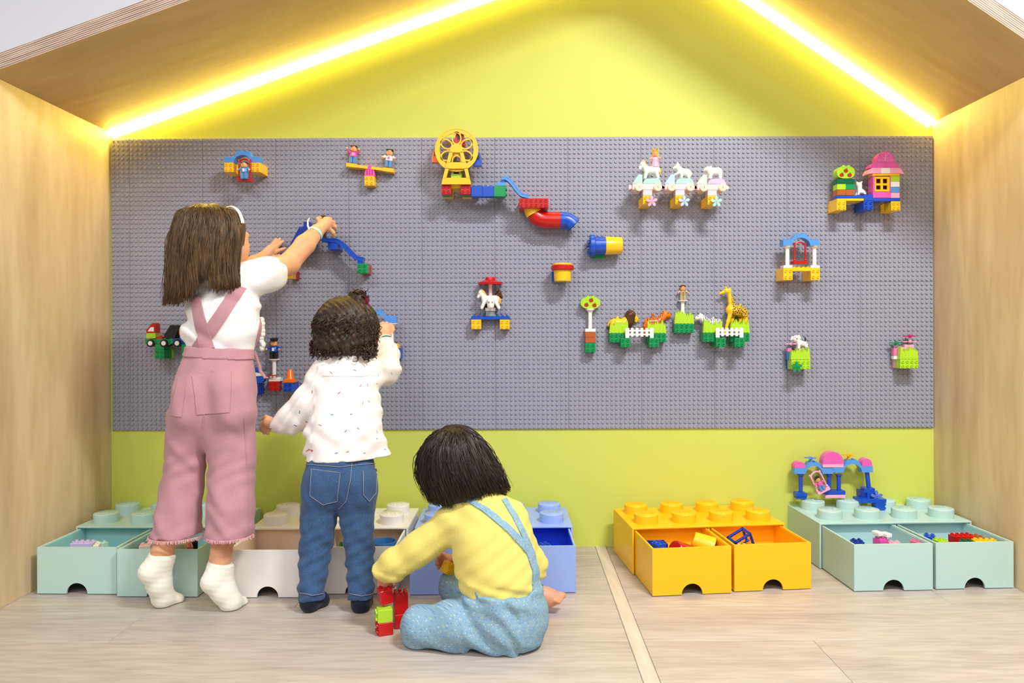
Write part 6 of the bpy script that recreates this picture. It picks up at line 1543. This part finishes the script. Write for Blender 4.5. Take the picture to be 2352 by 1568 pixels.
# jeans
s2 = Sculpt(.0035)
s2.c((783, 1040, -.505), (780, 1095, -.515), .090, .101, .03, (1, .72, 1)); s2.c((742, 1110, -.545), (738, 1135, -.54), .050, .052, .02); s2.c((822, 1110, -.545), (825, 1135, -.54), .050, .050, .02)
s2.c((738, 1130, -.525), (732, 1190, -.53), .054, .050, .012); s2.chain([(732, 1190, -.53), (724, 1270, -.54), (716, 1350, -.575), (714, 1378, -.58)], [.050, .044, .036, .0345], .004)
s2.c((822, 1130, -.525), (820, 1190, -.53), .053, .047, .012); s2.chain([(820, 1190, -.53), (826, 1270, -.54), (829, 1350, -.575), (829, 1380, -.58)], [.047, .040, .0345, .0335], .004)
f = s2.field(); f.halfspace(P(780, 1046, -.51), (0, 0, -1)); f.halfspace(P(715, 1375, -.58), (-.02, 0, 1))
f.displace(lambda X, Y, Z: (.0022*np.sin(Z*115+np.sin(X*60)*2.4+Y*30)+.0013*np.sin(Z*210-X*90))*np.clip((P(0, 1150, -.5).z-Z)*9, .05, 1)+.0010*np.sin(X*120+Z*60))
V, Q = f.surface(2); jo = mesh_np('jeans', V, Q, M_jean, pb, org_of(pb), label='blue denim jeans')
tj = bvh_of(jo)
patch('back_pocket', tj, [(716, 1078), (714, 1110), (713, 1138), (741, 1158)], [(782, 1085), (779, 1120), (775, 1150), (743, 1159)], pb, M_jean, .0024, .004, 14, 8)
patch('back_pocket', tj, [(834, 1082), (832, 1115), (836, 1140), (846, 1150)], [(864, 1076), (864, 1110), (860, 1135), (848, 1151)], pb, M_jean, .0024, .004, 14, 5)
for pts in ([(716, 1078), (713, 1138), (742, 1158), (775, 1150), (782, 1085), (716, 1078)], [(834, 1082), (834, 1135), (847, 1151), (862, 1132), (865, 1078)], [(808, 1058), (806, 1100), (796, 1150), (778, 1168)], [(700, 1066), (780, 1072), (864, 1064)], [(690, 1360), (715, 1366), (741, 1362)], [(804, 1362), (830, 1368), (855, 1362)]):
    stitch('stitching', tj, pts, pb, M_thread, .0008, .0024)
# blouse
s2 = Sculpt(.0035)
s2.chain([(795, 868, -.452), (793, 930, -.468), (790, 1000, -.49), (788, 1075, -.505)], [.086, .093, .100, .110], .03, (1, .72, 1)); s2.c((752, 862, -.44), (842, 856, -.43), .042, .042, .03); s2.c((795, 850, -.445), (795, 832, -.435), .046, .040, .02)
s2.c((866, 1015, -.49), (878, 1050, -.495), .014, .022, .03)
s2.chain([(745, 868, -.445), (715, 925, -.455), (672, 960, -.44), (640, 972, -.425)], [.048, .048, .043, .033], .02); s2.chain([(845, 860, -.43), (886, 850, -.315), (888, 815, -.235), (885, 790, -.19)], [.044, .042, .037, .029], .02)
f = s2.field()
X, Y, Z = f.ax[0][:, None, None], f.ax[1][None, :, None], f.ax[2][None, None, :]
c1 = P(632, 974, -.42); f.d = np.maximum(f.d, np.where(X < P(660, 0, -.43).x, c1.x-X+.25*(Z-c1.z), -1).astype(np.float32))
c2 = P(885, 786, -.18); d2 = (P(884, 778, -.165)-P(888, 800, -.20)).normalized(); f.d = np.maximum(f.d, np.where(Y > -.25, (X-c2.x)*d2.x+(Y-c2.y)*d2.y+(Z-c2.z)*d2.z, -1).astype(np.float32))
f.displace(lambda X, Y, Z: .0018*np.sin(X*70+Z*45+np.sin(Z*40)*1.8)+.0014*np.sin(Z*120-X*130+Y*60)+np.where(X < P(735, 0, -.45).x, .0022*np.sin((X*.8-Z*.6)*190), 0))
hp = P(790, 1061, -.57); f.halfspace(hp, (-.04, 0, 1))
V, Q = f.surface(2); bo = mesh_np('blouse', V, Q, M_blouse, pb, org_of(pb), label='white blouse with small coloured marks')
tb_ = bvh_of(bo); stitch('yoke_seam', tb_, [(742, 862), (770, 864), (815, 864), (862, 862)], pb, plain('white_thread', (236, 228, 224), .8), .0010)
# curly hair
f2 = Sculpt(.0035); f2.e((795, 748, -.43), (.093, .091, .088), .02); f2.e((790, 788, -.445), (.084, .072, .046), .03); f2.e((822, 686, -.43), (.024, .024, .024), .012)
f = f2.field(); q_ = hdB['q']; f.ell(q_(0, .54, -.26), (.070, .075, .085), 0, hdB['M'], True)
f.displace(lambda X, Y, Z: .0022*np.sin(X*150+np.sin(Z*90)*2)*np.sin(Z*140+X*60)+.0018*np.sin(X*330+Y*200+Z*240))
V, Q = f.surface(2); hb = mesh_np('hair', V, Q, M_hairB, pb, org_of(pb), label='dark curly hair with a small top knot')
mb = MB(); r_ = random.Random(5); hc = P(795, 748, -.43); Fb = Vector((.30, .92, .12)).normalized()
def curl(p, nrm, down, R0, L, turns, rad, r):
    ax = (down-nrm*down.dot(nrm)*.7).normalized(); u = nrm.normalized(); v = ax.cross(u); n = int(9*turns)+3; path = []
    ph = r.uniform(0, 6.28)
    for i in range(n+1):
        t = i/n; a = ph+turns*2*math.pi*t; R_ = R0*(.4+.6*t); path.append(p+ax*(L*t)+u*(R_*math.cos(a)+.002)+v*(R_*math.sin(a)))
    mb.tube(path, [rad*(1-.6*i/n) for i in range(n+1)], 4)
cnt = 0
while cnt < 1100:
    d = Vector((r_.gauss(0, 1), r_.gauss(0, 1), r_.gauss(0, 1))).normalized()
    if d.z < -.75 or (d.dot(Fb) > .55 and d.z < .45): continue
    p = hc+Vector((d.x*.090, d.y*.088, d.z*.084)); low = d.z < .45
    curl(p, d, Vector((r_.uniform(-.4, .4), 0, -1)), r_.uniform(.004, .0085) if low else r_.uniform(.0015, .003), r_.uniform(.025, .045), r_.uniform(1.0, 1.8) if low else .7, .0020, r_); cnt += 1
for k in range(90):
    a = r_.uniform(2.6, 6.8); p = P(790+78*math.cos(a)*(.9+.1*r_.random()), 778+28*r_.random()+14*math.sin(-a)*.4, -.445+.07*math.sin(a)); curl(p, (p-hc).normalized(), Vector((r_.uniform(-.5, .5), r_.uniform(-.3, .3), -1)), r_.uniform(.005, .008), r_.uniform(.018, .030), r_.uniform(1, 1.8), .0028, r_)
bc = P(822, 684, -.43)
for k in range(70):
    d = Vector((r_.gauss(0, 1), r_.gauss(0, 1), r_.gauss(0, 1))).normalized(); curl(bc+d*.023, d, Vector((r_.uniform(-1, 1), r_.uniform(-1, 1), r_.uniform(-1, 1))), .004, .022, 1.2, .0022, r_)
mb.build('hair_strands', M_hairB, hb, sharp=None)
sm = MB().tube([P(828, 704, -.43)+Vector((.022*math.cos(a), .022*math.sin(a), .004*math.sin(3*a))) for a in [2*math.pi*k/20 for k in range(21)]], .007, 8)
sm.ell(P(839, 690, -.435), (.012, .010, .013), 10, 7).build('hair_tie', cloth('wine_scrunchie', (120, 18, 52)), pb)
w0, w1 = P(886, 783, -.176), P(884, 777, -.163); band('wristband', w0, w1, .0245, .024, .008, pb, M_band)
MB().tube([P(899, 784, -.19), P(901, 776, -.195), P(901, 764, -.195)], [.0026, .0026, .0016], 6, flat=.4).build('wristband_tail', MATS['white_paper_tail'], pb)
# ------------------------------------------------------------------ sitting child in yellow
M_skinC = skin('skin_rosy', (228, 168, 142)); M_yel = cloth('pale_yellow_jersey', (228, 213, 116), bump=.12, var=.03); M_flor = printed('blue_floral_cotton', (134, 166, 187), 140, (.0016, .0011), [(104, 142, 176), (176, 186, 148), (178, 196, 208), (134, 166, 187), (112, 148, 182), (165, 185, 190)]); M_hairC = hairmat('black_brown_hair', (46, 32, 26), (20, 13, 11), .36)
C0 = P(1120, 1480, -.80)
pc = thing('person', (C0.x, -.80, 0), 'dark-haired child in yellow top and blue floral dungarees sitting on the floor', 'person', GA)
sc = Sculpt(.003)
hdC = head(sc, P(1046, 1072, -.665), (-.52, .70, -.48), (-.25, .35, 1), .185)
sc.c((1090, 1115, -.70), (1115, 1165, -.73), .036, .038, .02); sc.c((1112, 1190, -.74), (1150, 1380, -.80), .056, .060, .03); sc.c((1045, 1195, -.73), (1170, 1195, -.73), .034, .034, .02)
sc.c((1150, 1380, -.80), (1160, 1430, -.81), .060, .060, .03)
sc.chain([(1040, 1195, -.73), (958, 1262, -.725), (905, 1298, -.715), (880, 1316, -.71)], [.036, .031, .027, .021], .012)
hand(sc, (880, 1318, -.705), (886, 1332, -.70), 0, 0, [[(876, 1332, -.70), (872, 1342, -.70), (877, 1349, -.70)], [(884, 1336, -.69), (882, 1348, -.685), (886, 1353, -.69)], [(892, 1336, -.69), (895, 1346, -.685), (893, 1352, -.69)], [(898, 1333, -.695), (905, 1341, -.69), (903, 1347, -.695)]], [(892, 1326, -.71), (904, 1330, -.72), (906, 1340, -.72)], .0175, .0068)
sc.chain([(1170, 1195, -.73), (1226, 1300, -.70), (1120, 1300, -.60), (1045, 1293, -.585)], [.034, .030, .026, .021], .012)
hand(sc, (1040, 1292, -.583), (1024, 1288, -.59), 0, 0, [[(1022, 1276, -.60), (1010, 1271, -.612), (1006, 1278, -.628)], [(1018, 1280, -.60), (1007, 1279, -.61), (1003, 1287, -.625)], [(1016, 1286, -.60), (1005, 1288, -.61), (1003, 1296, -.625)], [(1018, 1293, -.60), (1008, 1297, -.61), (1007, 1304, -.622)]], [(1030, 1281, -.605), (1032, 1287, -.625), (1025, 1293, -.638)], .0175, .0068)
sc.chain([(1150, 1430, -.80), (975, 1438, -.785)], [.044, .034], .02); sc.chain([(975, 1438, -.785), (1110, 1450, -.71)], [.034, .026], .015)
sc.chain([(1160, 1420, -.76), (1048, 1350, -.64), (1180, 1376, -.60), (1240, 1370, -.60)], [.044, .032, .026, .0245], .015)
# bare right foot
sc.c((1240, 1370, -.60), (1262, 1372, -.60), .026, .024, .015); sc.c((1258, 1371, -.60), (1275, 1373, -.60), .0235, .014, .012, (1, .9, 1))
for k in range(5): sc.c((1274, 1363+k*4.2, -.598-.005*k), (1294-k*2.6, 1367+k*3.8, -.598-.006*k), .0085 if k == 0 else .0064, .0082 if k == 0 else .006, .0012)
V, Q = sc.field().surface(3); mesh_np('body', V, Q, M_skinC, pc, org_of(pc)); face_parts(hdC, pc)
# yellow top
s2 = Sculpt(.0035)
s2.chain([(1155, 1395, -.80), (1147, 1330, -.795), (1130, 1255, -.775), (1108, 1195, -.745)], [.082, .090, .092, .074], .03, (1, .78, 1)); s2.c((1050, 1198, -.735), (1168, 1192, -.735), .046, .046, .03); s2.c((1118, 1172, -.735), (1112, 1158, -.73), .048, .042, .02)
s2.chain([(1045, 1200, -.735), (960, 1262, -.73), (908, 1296, -.72), (880, 1312, -.713)], [.047, .040, .037, .031], .02)
s2.chain([(1168, 1198, -.735), (1222, 1298, -.71), (1130, 1302, -.615), (1062, 1295, -.59)], [.046, .036, .032, .026], .02); s2.c((1228, 1305, -.712), (1242, 1312, -.70), .018, .012, .012)
f = s2.field(); X, Y, Z = f.ax[0][:, None, None], f.ax[1][None, :, None], f.ax[2][None, None, :]
d2 = (P(880, 1316, -.71)-P(958, 1262, -.725)).normalized(); c2 = P(872, 1319, -.71); f.d = np.maximum(f.d, np.where(X < P(930, 0, -.72).x, (X-c2.x)*d2.x+(Y-c2.y)*d2.y+(Z-c2.z)*d2.z, -1).astype(np.float32))
f.halfspace((0, 0, P(1150, 1392, -.80).z), (0, 0, 1))
f.displace(lambda X, Y, Z: .0012*np.sin(X*50+Z*70+np.sin(Z*40)*1.5)+.0010*np.sin(Z*150-X*110)+np.where(Z < P(0, 1330, -.8).z, .0016*np.sin((Z+X*.35)*190), 0))
V, Q = f.surface(2); yo = mesh_np('long_sleeved_top', V, Q, M_yel, pc, org_of(pc), label='pale yellow long sleeved top')
# dungarees
s2 = Sculpt(.0035)
s2.c((1157, 1385, -.803), (1162, 1425, -.81), .101, .094, .03, (1, .86, 1)); s2.c((1195, 1420, -.80), (1175, 1440, -.80), .062, .062, .03)
s2.chain([(1150, 1434, -.815), (1050, 1436, -.815), (968, 1440, -.80)], [.060, .058, .050], .02); s2.chain([(968, 1440, -.795), (1060, 1456, -.735), (1130, 1456, -.70)], [.050, .042, .038], .015)
s2.chain([(1165, 1425, -.765), (1100, 1380, -.69), (1046, 1348, -.64)], [.062, .050, .044], .02); s2.chain([(1046, 1348, -.64), (1130, 1370, -.60), (1195, 1378, -.60)], [.044, .040, .032], .012)
f = s2.field(); X, Y, Z = f.ax[0][:, None, None], f.ax[1][None, :, None], f.ax[2][None, None, :]
wl_ = P(1150, 1374, -.87); f.d = np.maximum(f.d, np.where(Y < -.705, Z-wl_.z-.6*np.maximum(X-P(1205, 0, -.82).x, 0)-1.3*np.maximum(P(1098, 0, -.82).x-X, 0), -1).astype(np.float32)); f.halfspace((0, 0, .002), (0, 0, 1))
f.displace(lambda X, Y, Z: .0020*np.sin(X*55+Z*95+np.sin(Z*50)*1.6)+np.where((X > P(1060, 0, -.8).x) & (X < P(1190, 0, -.8).x), .0032*np.sin((X*.75+Z*.66)*150+np.sin(X*40)), 0))
V, Q = f.surface(2); du = mesh_np('dungarees', V, Q, M_flor, pc, org_of(pc), label='light blue floral dungarees')
ty = bvh_of(yo)
patch('strap', ty, [(1070, 1150), (1110, 1176), (1165, 1222), (1208, 1270), (1222, 1310), (1222, 1360), (1218, 1392)], [(1084, 1146), (1122, 1168), (1178, 1214), (1222, 1262), (1236, 1308), (1236, 1356), (1232, 1392)], pc, M_flor, .0042, .003, 34, 3)
patch('strap', ty, [(1152, 1148), (1176, 1188), (1200, 1236), (1216, 1276), (1222, 1312)], [(1163, 1144), (1188, 1184), (1212, 1232), (1228, 1272), (1234, 1310)], pc, M_flor, .0030, .003, 26, 3)
# hair
hr = [(1047, 976, -.69, 1, .003), (1047, 978, -.69, 13, .018), (1046, 983, -.69, 27, .034), (1045, 994, -.69, 46, .052), (1044, 1016, -.69, 66, .072), (1048, 1050, -.69, 84, .088), (1058, 1086, -.695, 96, .092), (1072, 1120, -.70, 99, .090), (1078, 1152, -.70, 92, .084)]
f2 = Sculpt(.0035); f2.e((1048, 1066, -.685), (.084, .088, .088), .02); f2.c((1046, 1022, -.69), (1050, 1060, -.69), .044, .078, .02); f2.c((1056, 1085, -.69), (1070, 1112, -.695), .090, .088, .03, (1, .9, 1))
f = f2.field(); q_ = hdC['q']; f.ell(q_(0, .50, -.25), (.085, .095, .11), 0, hdC['M'], True); f.displace(lambda X, Y, Z: .0022*np.sin(X*150+np.sin(Z*30)*1.4)+.0012*np.sin(X*310+Z*22)); f.halfspace(P(1070, 1150, -.7), (-.08, 0, 1))
V, Q = f.surface(2); hcO = mesh_np('hair', V, Q, M_hairC, pc, org_of(pc), label='dark shoulder length bob')
mb = MB(); r_ = random.Random(21); FC = math.atan2(.70, -.52)
def phC(r):
    while True:
        p = r.uniform(-math.pi, math.pi); d = abs((p-FC+math.pi) % (2*math.pi)-math.pi)
        if d > .85 or r.random() < .15: return p
def lenC(p, r):
    d = abs((p-FC+math.pi) % (2*math.pi)-math.pi)
    if d < .85: return .48
    x = math.cos(p); return (1.0 if x < -.3 else .93 if x < .4 else .90)-(r.uniform(0, .06) if r else .02)
lf = hair_loft(hr, None, lenC, 9, amp=.018); lf.build('hair_mass', M_hairC, hcO, sharp=None)
strands(mb, hr, phC, 900, .0021, r_, .12, .003, lenC, 14, .25, .014); strands(mb, hr, phC, 240, .0012, r_, .25, .010, lenC, 14, .2, .07, 3)
for k in range(60):   # flicked-out ends on the right
    y = r_.uniform(1085, 1130); p0 = P(1150+r_.uniform(-14, 8), y, -.70+r_.uniform(-.05, .03)); L = r_.uniform(.02, .045)
    mb.tube([p0, p0+Vector((.006, 0, -L*.4)), p0+Vector((.004, 0, -L*.8)), p0+Vector((.012+r_.uniform(0, .008), 0, -L*1.0))], [.0018, .0018, .0014, .0006], 4)
mb.build('hair_strands', M_hairC, hcO, sharp=None)
# the bricks in the child's hands
hb_ = brick_mb(2, 2, .0365).build('toy_brick', pl('red'), label='red toy brick held just above the lime green brick', cat='toy brick', group=GF, origin=(0, 0, 0))
q = P(888, 1346, -.705); hb_.location = (q.x, -.715, .072); hb_.rotation_euler = (0.05, -.12, .5)
yb = brick_mb(2, 2, .036).build('toy_brick', pl('yellow'), label='yellow toy brick held in the sitting child\'s right hand', cat='toy brick', group=GF, origin=(0, 0, 0))
yb.location = P(1026, 1302, -.625); yb.rotation_euler = (1.5, .5, .5)
